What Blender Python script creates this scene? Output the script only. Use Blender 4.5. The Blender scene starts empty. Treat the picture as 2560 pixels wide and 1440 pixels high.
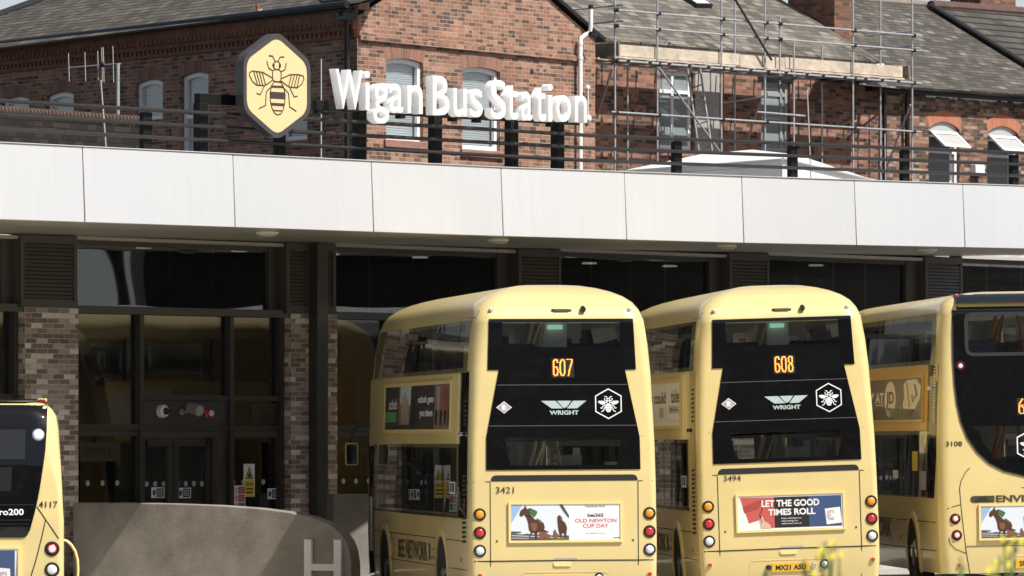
import bpy, bmesh, math, random
from mathutils import Vector, Matrix

random.seed(11)
sc = bpy.context.scene
R = math.radians
# ------------------------------------------------------------------ camera, sky, sun, exposure
F, HV, CZ = 14222.0, 1097.0, 2.35          # focal length in photo pixels, horizon row, eye height
cam = bpy.data.objects.new('camera', bpy.data.cameras.new('camera'))
sc.collection.objects.link(cam)
cam.location = (0, 0, CZ)
cam.rotation_euler = (R(90), 0, 0)
cam.data.lens = 200
cam.data.sensor_width = 36
cam.data.shift_y = (HV - 720) / 2560
cam.data.clip_start = 0.5
cam.data.clip_end = 4000
cam.data.dof.use_dof = True
cam.data.dof.focus_distance = 86
cam.data.dof.aperture_fstop = 6.5
sc.camera = cam

SUN_AZ, SUN_EL = R(55), R(53)              # azimuth measured from behind the camera towards the right
SV = Vector((math.sin(SUN_AZ) * math.cos(SUN_EL), -math.cos(SUN_AZ) * math.cos(SUN_EL), math.sin(SUN_EL)))
wd = bpy.data.worlds.new('World')
sc.world = wd
wd.use_nodes = True
wn = wd.node_tree
bg = wn.nodes['Background']
sky = wn.nodes.new('ShaderNodeTexSky')
sky.sky_type = 'NISHITA'
sky.sun_disc = False
sky.sun_elevation = SUN_EL
sky.sun_rotation = math.atan2(SV.x, SV.y)
sky.air_density = 1.0
sky.dust_density = 3.0
sky.ozone_density = 0.7
# pale summer haze low over the horizon
_tc = wn.nodes.new('ShaderNodeTexCoord'); _sx = wn.nodes.new('ShaderNodeSeparateXYZ'); wn.links.new(_tc.outputs['Generated'], _sx.inputs[0])
_mr = wn.nodes.new('ShaderNodeMapRange'); _mr.interpolation_type = 'SMOOTHSTEP'
_mr.inputs[1].default_value = 0.06; _mr.inputs[2].default_value = 0.2; _mr.inputs[3].default_value = 0.85; _mr.inputs[4].default_value = 0.0
wn.links.new(_sx.outputs[2], _mr.inputs[0])
_wm = wn.nodes.new('ShaderNodeMix'); _wm.data_type = 'RGBA'
wn.links.new(_mr.outputs[0], _wm.inputs[0]); wn.links.new(sky.outputs[0], _wm.inputs[6]); _wm.inputs[7].default_value = (8.6, 9.4, 9.8, 1)
wn.links.new(_wm.outputs[2], bg.inputs[0])
bg.inputs[1].default_value = 0.06
sun = bpy.data.objects.new('sun', bpy.data.lights.new('sun', 'SUN'))
sc.collection.objects.link(sun)
sun.data.energy = 4.8
sun.data.angle = R(0.6)
sun.data.color = (1.0, 0.975, 0.93)
sun.rotation_euler = SV.to_track_quat('Z', 'Y').to_euler()
vs = sc.view_settings
vs.view_transform = 'Standard'
vs.look = 'None'
vs.exposure = 0.42
vs.gamma = 1.0

# ------------------------------------------------------------------ helpers
class PL:
    """A vertical plane: s runs along it, z is up, e is the distance out of it towards the street."""
    def __init__(s, x, y, th):
        t = R(th)
        s.o = (x, y); s.d = (math.cos(t), math.sin(t)); s.n = (math.sin(t), -math.cos(t))
    def S(s, u, e=0):
        r = (u - 1280) / F
        ox = s.o[0] + e * s.n[0]; oy = s.o[1] + e * s.n[1]
        return (r * oy - ox) / (s.d[0] - r * s.d[1])
    def Z(s, u, v, e=0):
        return CZ + (HV - v) / F * (s.o[1] + e * s.n[1] + PL.S(s, u, e) * s.d[1])
    def p(s, S, z, e=0):
        return Vector((s.o[0] + S * s.d[0] + e * s.n[0], s.o[1] + S * s.d[1] + e * s.n[1], z))
    def P(s, u, v, e=0):
        return s.p(s.S(u, e), s.Z(u, v, e), e)

class Module(PL):
    """the bus station's front, set out in cladding modules: one unit is m metres, floor datum at zb"""
    def __init__(s, x, y, th, m, zb):
        PL.__init__(s, x, y, th); s.m, s.zb = m, zb
    def S(s, u, e=0):
        return PL.S(s, u, e * s.m) / s.m
    def Z(s, u, v, e=0):
        return (PL.Z(s, u, v, e * s.m) - s.zb) / s.m
    def p(s, S, z, e=0):
        return PL.p(s, S * s.m, s.zb + z * s.m, e * s.m)

def ray(u, v, p0, n):
    d = Vector(((u - 1280) / F, 1, (HV - v) / F))
    o = Vector((0, 0, CZ))
    return o + d * ((p0 - o).dot(n) / d.dot(n))

def at(u, v, Y):
    return Vector(((u - 1280) / F * Y, Y, CZ + (HV - v) / F * Y))

class MB:
    def __init__(s):
        s.v = []; s.f = []; s.uv = []; s.m = []; s.mats = []
    def mi(s, mat):
        if mat is None: return 0
        if mat not in s.mats: s.mats.append(mat)
        return s.mats.index(mat)
    def face(s, pts, mat=None, uv=None):
        pts = [Vector(p) for p in pts]
        if uv is None:
            n = Vector((0, 0, 0))
            for i in range(len(pts)):
                a, b = pts[i], pts[(i + 1) % len(pts)]
                n += Vector(((a.y - b.y) * (a.z + b.z), (a.z - b.z) * (a.x + b.x), (a.x - b.x) * (a.y + b.y)))
            if n.length < 1e-12: return
            n.normalize()
            if abs(n.z) > 0.97:
                uv = [(p.x, p.y) for p in pts]
            else:
                t = Vector((-n.y, n.x, 0)).normalized()
                w = n.cross(t)
                uv = [(p.dot(t), p.dot(w)) for p in pts]
        i = len(s.v)
        s.v += pts
        s.f.append(list(range(i, i + len(pts))))
        s.uv.append(uv)
        s.m.append(s.mi(mat))
    def grid(s, rows, mat=None, close=False, skip=None, uv=None):
        """rows of equal length, shared vertices"""
        n = len(rows[0]); i0 = len(s.v)
        for r in rows: s.v += [Vector(p) for p in r]
        for a in range(len(rows) - 1):
            for b in range(n if close else n - 1):
                if skip and skip(a, b): continue
                c = (b + 1) % n
                s.f.append([i0 + a * n + b, i0 + a * n + c, i0 + (a + 1) * n + c, i0 + (a + 1) * n + b])
                if uv: s.uv.append([uv(a, b), uv(a, b + 1), uv(a + 1, b + 1), uv(a + 1, b)])
                else: s.uv.append([(0, 0)] * 4)
                s.m.append(s.mi(mat))
    def hexa(s, b, t, mat=None):
        """b, t: four bottom and four top corners in the same order (counter-clockwise from above)"""
        s.face([b[3], b[2], b[1], b[0]], mat)
        s.face(t, mat)
        for i in range(4):
            j = (i + 1) % 4
            s.face([b[i], b[j], t[j], t[i]], mat)
    def box(s, c, sz, mat=None, rz=0):
        x, y, z = [k / 2 for k in sz]
        M = Matrix.Rotation(rz, 3, 'Z')
        q = [(-x, -y), (x, -y), (x, y), (-x, y)]
        c = Vector(c)
        s.hexa([c + M @ Vector((a, b, -z)) for a, b in q], [c + M @ Vector((a, b, z)) for a, b in q], mat)
    def pbox(s, pl, s0, s1, z0, z1, e0, e1, mat=None):
        """box in a plane's coordinates, e0 back, e1 front; z0/z1 may be (left, right)"""
        zl0, zr0 = z0 if isinstance(z0, tuple) else (z0, z0)
        zl1, zr1 = z1 if isinstance(z1, tuple) else (z1, z1)
        s.hexa([pl.p(s0, zl0, e1), pl.p(s1, zr0, e1), pl.p(s1, zr0, e0), pl.p(s0, zl0, e0)],
               [pl.p(s0, zl1, e1), pl.p(s1, zr1, e1), pl.p(s1, zr1, e0), pl.p(s0, zl1, e0)], mat)
    def prism(s, front, back, mat=None):
        s.face(front, mat); s.face(list(reversed(back)), mat)
        n = len(front)
        for i in range(n):
            j = (i + 1) % n
            s.face([front[j], front[i], back[i], back[j]], mat)
    def tube(s, pts, r, n=8, mat=None, caps=True):
        pts = [Vector(p) for p in pts]
        rr = r if isinstance(r, (list, tuple)) else [r] * len(pts)
        rows = []; ref = None
        for i, p in enumerate(pts):
            t = (pts[min(i + 1, len(pts) - 1)] - pts[max(i - 1, 0)]).normalized()
            if ref is None:
                ref = Vector((0, 0, 1)) if abs(t.z) < 0.9 else Vector((1, 0, 0))
            a = t.cross(ref).normalized(); b = t.cross(a)
            ref = a.cross(t)
            rows.append([p + (a * math.cos(2 * math.pi * k / n) + b * math.sin(2 * math.pi * k / n)) * rr[i] for k in range(n)])
        s.grid(rows, mat, close=True)
        if caps:
            s.face(rows[0], mat); s.face(list(reversed(rows[-1])), mat)
    def disc(s, c, nrm, r, mat=None, n=20, dome=0.0, rx=None):
        c = Vector(c); nrm = Vector(nrm).normalized()
        a = Vector((0, 0, 1)).cross(nrm)
        a = a.normalized() if a.length > 1e-3 else Vector((1, 0, 0))
        b = nrm.cross(a)
        rx = rx or r
        ring = lambda k, h: [c + a * math.cos(2 * math.pi * i / n) * rx * k + b * math.sin(2 * math.pi * i / n) * r * k + nrm * h for i in range(n)]
        if dome:
            s.grid([ring(1, 0), ring(.92, dome * .45), ring(.7, dome * .8), ring(.35, dome * .96), ring(.02, dome)], mat, close=True)
        else:
            s.face(ring(1, 0), mat)
    def lathe(s, c, axis, prof, mat=None, n=20):
        """prof: list of (radius, distance along axis)"""
        c = Vector(c); ax = Vector(axis).normalized()
        a = Vector((0, 0, 1)).cross(ax)
        a = a.normalized() if a.length > 1e-3 else Vector((1, 0, 0))
        b = ax.cross(a)
        rows = [[c + ax * h + (a * math.cos(2 * math.pi * i / n) + b * math.sin(2 * math.pi * i / n)) * r for i in range(n)] for r, h in prof]
        s.grid(rows, mat, close=True)
    def build(s, name, mat=None, parent=None, smooth=None, bevel=None, merge=True, kind=None):
        me = bpy.data.meshes.new(name)
        if parent is not None and not getattr(s, 'local', False):
            inv = wm(parent).inverted()
            vs_ = [inv @ v for v in s.v]
        else:
            vs_ = s.v
        me.from_pydata([tuple(v) for v in vs_], [], s.f)
        ul = me.uv_layers.new(name='UVMap')
        flat = [c for f in s.uv for q in f for c in q]
        ul.data.foreach_set('uv', flat)
        mats = s.mats if s.mats else []
        if mat is not None and not mats:
            me.materials.append(mat)
        else:
            for m in mats: me.materials.append(m)
            me.polygons.foreach_set('material_index', s.m)
        if merge:
            bm = bmesh.new(); bm.from_mesh(me)
            bmesh.ops.remove_doubles(bm, verts=bm.verts, dist=1e-5)
            bm.to_mesh(me); bm.free()
        if smooth or bevel:
            me.polygons.foreach_set('use_smooth', [True] * len(me.polygons))
            me.set_sharp_from_angle(angle=R(smooth if smooth else 40))
        me.update()
        o = bpy.data.objects.new(name, me)
        sc.collection.objects.link(o)
        if parent is not None: o.parent = parent
        if kind: o['kind'] = kind
        if bevel:
            b = o.modifiers.new('bevel', 'BEVEL'); b.width = bevel; b.segments = 2; b.limit_method = 'ANGLE'; b.angle_limit = R(40)
        return o

class LB(MB):
    """a mesh whose points are already in its thing's own coordinates"""
    local = True

def wm(o):
    M = o.matrix_basis.copy()
    while o.parent is not None:
        o = o.parent
        M = o.matrix_basis @ M
    return M

def tag(o, label=None, cat=None, group=None, kind=None):
    if label: o['label'] = label
    if cat: o['category'] = cat
    if group: o['group'] = group
    if kind: o['kind'] = kind
    return o

def empty(name, loc, label, cat, group=None, rot=(0, 0, 0)):
    o = bpy.data.objects.new(name, None)
    o.empty_display_size = 0.3
    sc.collection.objects.link(o)
    o.location = loc; o.rotation_euler = rot
    return tag(o, label, cat, group)

# ------------------------------------------------------------------ materials
def nt(name):
    m = bpy.data.materials.new(name); m.use_nodes = True
    t = m.node_tree
    return m, t, t.nodes['Principled BSDF']

def mat(name, col, rough=0.5, metal=0.0, spec=0.5, coat=0.0, noise=None, bump=None, emit=None, alpha=None):
    """noise=(scale, amount): uneven tone of the surface itself; bump=(scale, strength)"""
    m, t, b = nt(name)
    c = tuple(col) + (1,)
    b.inputs['Base Color'].default_value = c
    b.inputs['Roughness'].default_value = rough
    b.inputs['Metallic'].default_value = metal
    b.inputs['Specular IOR Level'].default_value = spec
    b.inputs['Coat Weight'].default_value = coat
    b.inputs['Coat Roughness'].default_value = 0.08
    if noise or bump:
        tc = t.nodes.new('ShaderNodeTexCoord')
    if noise:
        n = t.nodes.new('ShaderNodeTexNoise'); n.inputs['Scale'].default_value = noise[0]; n.inputs['Detail'].default_value = 6
        n.inputs['Roughness'].default_value = 0.65
        t.links.new(tc.outputs['Object'], n.inputs['Vector'])
        mr = t.nodes.new('ShaderNodeMapRange')
        mr.inputs[1].default_value = 0.3; mr.inputs[2].default_value = 0.7
        mr.inputs[3].default_value = 1 - noise[1]; mr.inputs[4].default_value = 1 + noise[1] * .6
        t.links.new(n.outputs[0], mr.inputs[0])
        mx = t.nodes.new('ShaderNodeMix'); mx.data_type = 'RGBA'; mx.blend_type = 'MULTIPLY'; mx.inputs[0].default_value = 1
        mx.inputs[6].default_value = c
        t.links.new(mr.outputs[0], mx.inputs[7])
        t.links.new(mx.outputs[2], b.inputs['Base Color'])
        m2 = t.nodes.new('ShaderNodeMapRange'); m2.inputs[3].default_value = max(0, rough - .08); m2.inputs[4].default_value = rough + .1
        t.links.new(n.outputs[0], m2.inputs[0]); t.links.new(m2.outputs[0], b.inputs['Roughness'])
    if bump:
        n = t.nodes.new('ShaderNodeTexNoise'); n.inputs['Scale'].default_value = bump[0]; n.inputs['Detail'].default_value = bump[2] if len(bump) > 2 else 3
        t.links.new(tc.outputs['Object'], n.inputs['Vector'])
        bp = t.nodes.new('ShaderNodeBump'); bp.inputs['Strength'].default_value = bump[1]; bp.inputs['Distance'].default_value = 0.05
        t.links.new(n.outputs[0], bp.inputs['Height']); t.links.new(bp.outputs[0], b.inputs['Normal'])
    if emit:
        b.inputs['Emission Color'].default_value = tuple(emit[0]) + (1,)
        b.inputs['Emission Strength'].default_value = emit[1]
    return m

def math_node(t, op, a, b=None):
    n = t.nodes.new('ShaderNodeMath'); n.operation = op
    for i, x in enumerate((a, b)):
        if x is None: continue
        if isinstance(x, (int, float)): n.inputs[i].default_value = x
        else: t.links.new(x, n.inputs[i])
    return n.outputs[0]

def brick(name, L, H, mortar, ramp, mcol, rough=0.85, bump=0.5, stain=0.25, wobble=0.006, headers=False, mv=None, stagger=.5, spec=.3, pale=None):
    """courses of bricks, slates or setts laid on the UV map (metres), every unit with its own colour"""
    m, t, b = nt(name)
    b.inputs['Roughness'].default_value = rough
    b.inputs['Specular IOR Level'].default_value = spec
    uv = t.nodes.new('ShaderNodeUVMap')
    nz = t.nodes.new('ShaderNodeTexNoise'); nz.inputs['Scale'].default_value = 9
    t.links.new(uv.outputs[0], nz.inputs['Vector'])
    sub = t.nodes.new('ShaderNodeVectorMath'); sub.operation = 'SUBTRACT'; sub.inputs[1].default_value = (.5, .5, .5)
    t.links.new(nz.outputs[1], sub.inputs[0])
    scl = t.nodes.new('ShaderNodeVectorMath'); scl.operation = 'SCALE'; scl.inputs['Scale'].default_value = wobble * 2
    t.links.new(sub.outputs[0], scl.inputs[0])
    add = t.nodes.new('ShaderNodeVectorMath'); add.operation = 'ADD'
    t.links.new(uv.outputs[0], add.inputs[0]); t.links.new(scl.outputs[0], add.inputs[1])
    sp = t.nodes.new('ShaderNodeSeparateXYZ'); t.links.new(add.outputs[0], sp.inputs[0])
    u, v = sp.outputs[0], sp.outputs[1]
    row = math_node(t, 'FLOOR', math_node(t, 'DIVIDE', v, H))
    odd = math_node(t, 'FLOORED_MODULO', row, 2)
    Lr = L
    if headers:      # one course of headers to every three of stretchers
        h4 = math_node(t, 'LESS_THAN', math_node(t, 'FLOORED_MODULO', row, 4), .5)
        Lr = math_node(t, 'SUBTRACT', L, math_node(t, 'MULTIPLY', h4, L * .5))
    uu = math_node(t, 'DIVIDE', u, Lr)
    uo = math_node(t, 'ADD', uu, math_node(t, 'MULTIPLY', odd, stagger))
    cell = math_node(t, 'FLOOR', uo)
    fu = math_node(t, 'FRACT', uo); fv = math_node(t, 'FRACT', math_node(t, 'DIVIDE', v, H))
    mu = math_node(t, 'LESS_THAN', fu, mortar / L)
    mvv = math_node(t, 'LESS_THAN', fv, (mv if mv else mortar) / H)
    mask = math_node(t, 'MAXIMUM', mu, mvv)
    cb = t.nodes.new('ShaderNodeCombineXYZ'); t.links.new(cell, cb.inputs[0]); t.links.new(row, cb.inputs[1])
    wn_ = t.nodes.new('ShaderNodeTexWhiteNoise'); wn_.noise_dimensions = '2D'; t.links.new(cb.outputs[0], wn_.inputs['Vector'])
    cr = t.nodes.new('ShaderNodeValToRGB'); cr.color_ramp.interpolation = 'LINEAR'
    el = cr.color_ramp.elements
    while len(el) < len(ramp): el.new(0.5)
    for e, (p, c) in zip(el, ramp):
        e.position = p; e.color = tuple(c) + (1,)
    t.links.new(wn_.outputs[0], cr.inputs[0])
    # fine grain inside each unit and broad weathering across the wall
    g = t.nodes.new('ShaderNodeTexNoise'); g.inputs['Scale'].default_value = 34; g.inputs['Detail'].default_value = 5
    t.links.new(uv.outputs[0], g.inputs['Vector'])
    w = t.nodes.new('ShaderNodeTexNoise'); w.inputs['Scale'].default_value = .9; w.inputs['Detail'].default_value = 7; w.inputs['Roughness'].default_value = .7
    t.links.new(uv.outputs[0], w.inputs['Vector'])
    def mul(col, fac, lo, hi):
        mr = t.nodes.new('ShaderNodeMapRange'); mr.inputs[1].default_value = .3; mr.inputs[2].default_value = .7
        mr.inputs[3].default_value = lo; mr.inputs[4].default_value = hi
        t.links.new(fac, mr.inputs[0])
        mx = t.nodes.new('ShaderNodeMix'); mx.data_type = 'RGBA'; mx.blend_type = 'MULTIPLY'; mx.inputs[0].default_value = 1
        t.links.new(col, mx.inputs[6]); t.links.new(mr.outputs[0], mx.inputs[7])
        return mx.outputs[2]
    c1 = mul(cr.outputs[0], g.outputs[0], .78, 1.18)
    mx = t.nodes.new('ShaderNodeMix'); mx.data_type = 'RGBA'
    t.links.new(mask, mx.inputs[0]); t.links.new(c1, mx.inputs[6]); mx.inputs[7].default_value = tuple(mcol) + (1,)
    c2 = mul(mx.outputs[2], w.outputs[0], 1 - stain, 1 + stain * .6)
    t.links.new(c2, b.inputs['Base Color'])
    hgt = math_node(t, 'ADD', math_node(t, 'SUBTRACT', 1.0, mask), math_node(t, 'MULTIPLY', g.outputs[0], .5))
    hgt = math_node(t, 'ADD', hgt, math_node(t, 'MULTIPLY', wn_.outputs[0], .35))
    bp = t.nodes.new('ShaderNodeBump'); bp.inputs['Strength'].default_value = bump; bp.inputs['Distance'].default_value = .012
    t.links.new(hgt, bp.inputs['Height']); t.links.new(bp.outputs[0], b.inputs['Normal'])
    return m

def glass(name, tint, through, rough=.02, base=(.006, .006, .007), warp=None, sheets=1.3):
    """tinted glazing: part of the light passes, the rest is a dark mirror-like surface"""
    m, t, b = nt(name)
    b.inputs['Base Color'].default_value = tuple(base) + (1,)
    b.inputs['Roughness'].default_value = rough
    b.inputs['IOR'].default_value = 1.5
    if through > 0:
        tr = t.nodes.new('ShaderNodeBsdfTransparent'); tr.inputs[0].default_value = tuple(tint) + (1,)
        fr = t.nodes.new('ShaderNodeLayerWeight'); fr.inputs[0].default_value = .5
        fs = math_node(t, 'ADD', math_node(t, 'MULTIPLY', math_node(t, 'POWER', fr.outputs['Facing'], 5.0), .96), .04)
        mx = t.nodes.new('ShaderNodeMixShader'); mx.inputs[0].default_value = 1 - through
        t.links.new(tr.outputs[0], mx.inputs[1]); t.links.new(b.outputs[0], mx.inputs[2])
        gl = t.nodes.new('ShaderNodeBsdfGlossy'); gl.inputs['Roughness'].default_value = rough; gl.inputs[0].default_value = (1, 1, 1, 1)
        m2 = t.nodes.new('ShaderNodeMixShader')
        t.links.new(math_node(t, 'MINIMUM', math_node(t, 'MULTIPLY', fs, sheets), .95), m2.inputs[0])
        t.links.new(mx.outputs[0], m2.inputs[1]); t.links.new(gl.outputs[0], m2.inputs[2])
        t.links.new(m2.outputs[0], t.nodes['Material Output'].inputs[0])
    if warp:
        tc = t.nodes.new('ShaderNodeTexCoord')
        n = t.nodes.new('ShaderNodeTexNoise'); n.inputs['Scale'].default_value = warp[0]; n.inputs['Detail'].default_value = 1
        t.links.new(tc.outputs['Object'], n.inputs['Vector'])
        bp = t.nodes.new('ShaderNodeBump'); bp.inputs['Strength'].default_value = 1; bp.inputs['Distance'].default_value = warp[1]
        t.links.new(n.outputs[0], bp.inputs['Height']); t.links.new(bp.outputs[0], b.inputs['Normal'])
        if through > 0: t.links.new(bp.outputs[0], gl.inputs['Normal'])
    return m

M = {}
M['yellow'] = mat('yellow_paint', (.665, .53, .235), .3, coat=.35, noise=(1.3, .05), bump=(1.1, .06, 1))
_t = M['yellow'].node_tree            # the bare inside of the shell is grey lining
_b = _t.nodes['Principled BSDF']
_src = _b.inputs['Base Color'].links[0].from_socket
_g = _t.nodes.new('ShaderNodeNewGeometry')
_m = _t.nodes.new('ShaderNodeMix'); _m.data_type = 'RGBA'
_t.links.new(_g.outputs['Backfacing'], _m.inputs[0]); _t.links.new(_src, _m.inputs[6]); _m.inputs[7].default_value = (.35, .35, .34, 1)
_t.links.new(_m.outputs[2], _b.inputs['Base Color'])
M['yellow_out'] = mat('yellow_panel_paint', (.665, .53, .235), .3, coat=.35, noise=(1.3, .05), bump=(1.1, .06, 1))
M['orangereflect'] = mat('orange_reflection_paint', (.66, .38, .08), .35, coat=.3, noise=(2, .06))  # yellow panel in shade, its orange reflection put into the colour
M['yrim'] = mat('pale_yellow_trim', (.8, .63, .27), .3, coat=.3)
M['blackgloss'] = glass('black_glazed_panel', (0, 0, 0), 0, .03, (.006, .006, .0065), (1.6, .010))
M['blackpaint'] = mat('black_paint', (.012, .012, .013), .25, coat=.4)
M['sideglass'] = glass('side_window_glass', (.85, .87, .87), .88, .015, (.004, .004, .004), (.8, .006))
M['rearglass'] = glass('rear_window_glass', (.88, .92, .91), .97, .015, (.005, .005, .005))
M['gap'] = mat('panel_gap', (.02, .016, .012), .8)
M['rubber'] = mat('rubber', (.012, .012, .012), .75, noise=(6, .2))
M['slot'] = mat('vent_black', (.008, .008, .008), .7)
M['rim'] = mat('wheel_metal', (.18, .18, .18), .4, .6)
M['amber'] = mat('amber_lens', (.85, .3, .02), .12, coat=1, bump=(60, .15, 0))
M['red'] = mat('red_lens', (.55, .018, .02), .12, coat=1, bump=(60, .15, 0))
M['clear'] = mat('clear_lens', (.72, .73, .76), .12, coat=1, bump=(60, .2, 0))
M['chrome'] = mat('chrome', (.7, .7, .7), .12, 1)
M['whiteprint'] = mat('white_print', (.82, .82, .82), .4)
M['greyprint'] = mat('silver_print', (.42, .5, .48), .4)
M['diamond'] = mat('grey_print', (.33, .31, .31), .5)
M['blackprint'] = mat('black_print', (.02, .018, .016), .5)
M['brownprint'] = mat('dark_brown_print', (.06, .045, .02), .5)
M['led'] = mat('lit_display_dots', (.9, .35, .05), .5, emit=((1, .36, .07), 1.15))
M['ledback'] = mat('display_glass', (.03, .032, .03), .15)
M['plate'] = mat('yellow_plate', (.8, .47, .04), .35)
M['handrail'] = mat('handrail_paint', (.75, .7, .5), .35)
M['orangerail'] = mat('orange_handrail', (.42, .15, .07), .35)
M['seat'] = mat('seat_fabric', (.1, .11, .16), .8, noise=(20, .4))
M['lining'] = mat('grey_lining', (.62, .62, .6), .7)
M['greensign'] = mat('pale_green_sign', (.45, .8, .62), .5, emit=((.5, .9, .7), .35))

M['fascia'] = mat('white_cladding', (.55, .558, .575), .38, coat=.15, noise=(.5, .02), bump=(.7, .05, 1))
_t = M['fascia'].node_tree; _b = _t.nodes['Principled BSDF']
_b.inputs['Base Color'].default_value = (.45, .455, .462, 1)
_src = _b.inputs['Base Color'].links[0].from_socket
_oi = _t.nodes.new('ShaderNodeObjectInfo'); _r = _t.nodes.new('ShaderNodeMapRange'); _r.inputs[3].default_value = .87; _r.inputs[4].default_value = .92
_t.links.new(_oi.outputs['Random'], _r.inputs[0])
_uv = _t.nodes.new('ShaderNodeUVMap'); _mp = _t.nodes.new('ShaderNodeMapping'); _mp.inputs['Scale'].default_value = (7, .35, 1); _t.links.new(_uv.outputs[0], _mp.inputs[0])
_n = _t.nodes.new('ShaderNodeTexNoise'); _n.inputs['Scale'].default_value = 1.0; _n.inputs['Detail'].default_value = 5; _t.links.new(_mp.outputs[0], _n.inputs['Vector'])
_r2 = _t.nodes.new('ShaderNodeMapRange'); _r2.inputs[1].default_value = .35; _r2.inputs[2].default_value = .7; _r2.inputs[3].default_value = 1.02; _r2.inputs[4].default_value = .975; _t.links.new(_n.outputs[0], _r2.inputs[0])
_k = math_node(_t, 'MULTIPLY', _r.outputs[0], _r2.outputs[0])
_m = _t.nodes.new('ShaderNodeMix'); _m.data_type = 'RGBA'; _m.blend_type = 'MULTIPLY'; _m.inputs[0].default_value = 1
_t.links.new(_src, _m.inputs[6]); _t.links.new(_k, _m.inputs[7]); _t.links.new(_m.outputs[2], _b.inputs['Base Color'])
M['soffit'] = mat('pale_soffit', (.42, .4, .37), .32, coat=.2, noise=(.6, .05), bump=(.5, .15, 1))
M['darkframe'] = mat('dark_bronze_frame', (.045, .041, .037), .42, coat=.2, noise=(3, .12))
M['louvre'] = mat('bronze_louvre', (.075, .066, .057), .45, noise=(4, .12))
M['panel'] = mat('dark_bronze_panel', (.062, .056, .05), .45, noise=(2, .08))
M['pane'] = glass('facade_glass', (.75, .76, .76), .6, .012, (.003, .003, .003), (.45, .009), 1.7)
M['pane'].node_tree.nodes['Principled BSDF'].inputs['IOR'].default_value = 1.7      # two sheets
M['paleshell'] = mat('pale_grey_paint', (.6, .6, .58), .3, coat=.3)
M['mirror'] = mat('mirror_face', (.3, .31, .32), .04, 1)
M['hallwall'] = mat('hall_lining', (.5, .49, .47), .7, noise=(1, .3))
M['halllamp'] = mat('hall_lamp', (.9, .9, .85), .5, emit=((1, .95, .85), .6))
M['railing'] = mat('bronze_rail', (.026, .023, .021), .33, noise=(5, .15))
M['post'] = mat('black_steel', (.007, .007, .0075), .55, spec=.25, noise=(4, .2))
M['letter'] = mat('white_letter', (.9, .9, .9), .35, noise=(3, .04))
_m, _t, _b = nt('white_acrylic')
_b.inputs['Base Color'].default_value = (.95, .95, .95, 1); _b.inputs['Roughness'].default_value = .35
_tl = _t.nodes.new('ShaderNodeBsdfTranslucent'); _tl.inputs[0].default_value = (1, 1, 1, 1)
_mx = _t.nodes.new('ShaderNodeMixShader'); _mx.inputs[0].default_value = .46
_t.links.new(_b.outputs[0], _mx.inputs[1]); _t.links.new(_tl.outputs[0], _mx.inputs[2]); _t.links.new(_mx.outputs[0], _t.nodes['Material Output'].inputs[0])
M['acrylic'] = _m
M['copingred'] = mat('weathered_red_coping', (.13, .09, .07), .85, noise=(8, .3))
M['signface'] = mat('pale_yellow_face', (.66, .52, .28), .35)
M['signcase'] = mat('charcoal_case', (.055, .05, .052), .35, coat=.2)
M['emblem'] = mat('emblem_brown', (.05, .032, .028), .5)
M['concrete'] = mat('polished_concrete', (.31, .28, .245), .5, noise=(1.7, .34), bump=(34, .1))
M['concrete2'] = mat('grey_concrete', (.22, .2, .18), .4, noise=(3, .2), bump=(1.4, .5, 2))
M['asphalt'] = mat('dark_asphalt', (.05, .05, .05), .9, noise=(1.2, .25))
M['seamgrey'] = mat('grey_seam', (.09, .09, .09), .5)
M['yard'] = mat('worn_concrete_yard', (.4, .375, .335), .85, noise=(1.2, .25), bump=(60, .3))
M['paving'] = mat('paving', (.42, .4, .36), .8, noise=(2, .2))
M['roofing'] = mat('roof_membrane', (.3, .3, .3), .8, noise=(1, .2))
M['white'] = mat('white_plastic', (.8, .8, .79), .35, noise=(4, .05))
M['whitegrp'] = mat('white_roof_sheet', (.74, .73, .7), .45, noise=(1.5, .1))
M['redglass'] = mat('red_beacon', (.5, .02, .02), .2, coat=.6)
M['greymetal'] = mat('galvanised_steel', (.42, .42, .43), .42, .35, noise=(9, .2))
M['darkmetal'] = mat('dark_coupler', (.05, .045, .042), .6, .4)
M['wood'] = mat('scaffold_board', (.5, .42, .33), .8, noise=(3.5, .3), bump=(12, .3))
M['wooddark'] = mat('old_scaffold_board', (.2, .165, .13), .85, noise=(4, .35))
M['gutter'] = mat('black_gutter', (.012, .012, .013), .4)
M['lead'] = mat('dark_lead', (.03, .03, .032), .6, noise=(4, .2))
M['upvc'] = mat('white_window_frame', (.8, .8, .8), .3)
M['upvcg'] = mat('grey_window_frame', (.3, .31, .31), .4)
M['redstone'] = mat('red_sill_stone', (.3, .15, .115), .8, noise=(6, .3))
M['terracotta'] = mat('terracotta_cornice', (.2, .085, .045), .8, noise=(5, .45), bump=(14, .6))
M['render'] = mat('cement_render', (.36, .34, .31), .85, noise=(2.4, .25))
M['winglass'] = glass('house_window_glass', (.95, .96, .96), .97, .02)
M['skyglass'] = glass('reflective_window_glass', (.5, .5, .5), .25, .02, (.33, .37, .38), (.8, .01))
M['dimglass'] = mat('obscured_glass', (.16, .16, .155), .25)
M['frost'] = mat('frosted_glass', (.42, .42, .41), .3)
M['blind'] = mat('grey_blind', (.62, .66, .68), .6)
M['room'] = mat('dim_room', (.03, .03, .035), .9)
M['dkmetal'] = mat('black_lamp_body', (.02, .02, .022), .3)
M['leaf'] = mat('weed_green', (.14, .2, .05), .6)
M['petal'] = mat('yellow_petal', (.82, .72, .06), .6)

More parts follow.
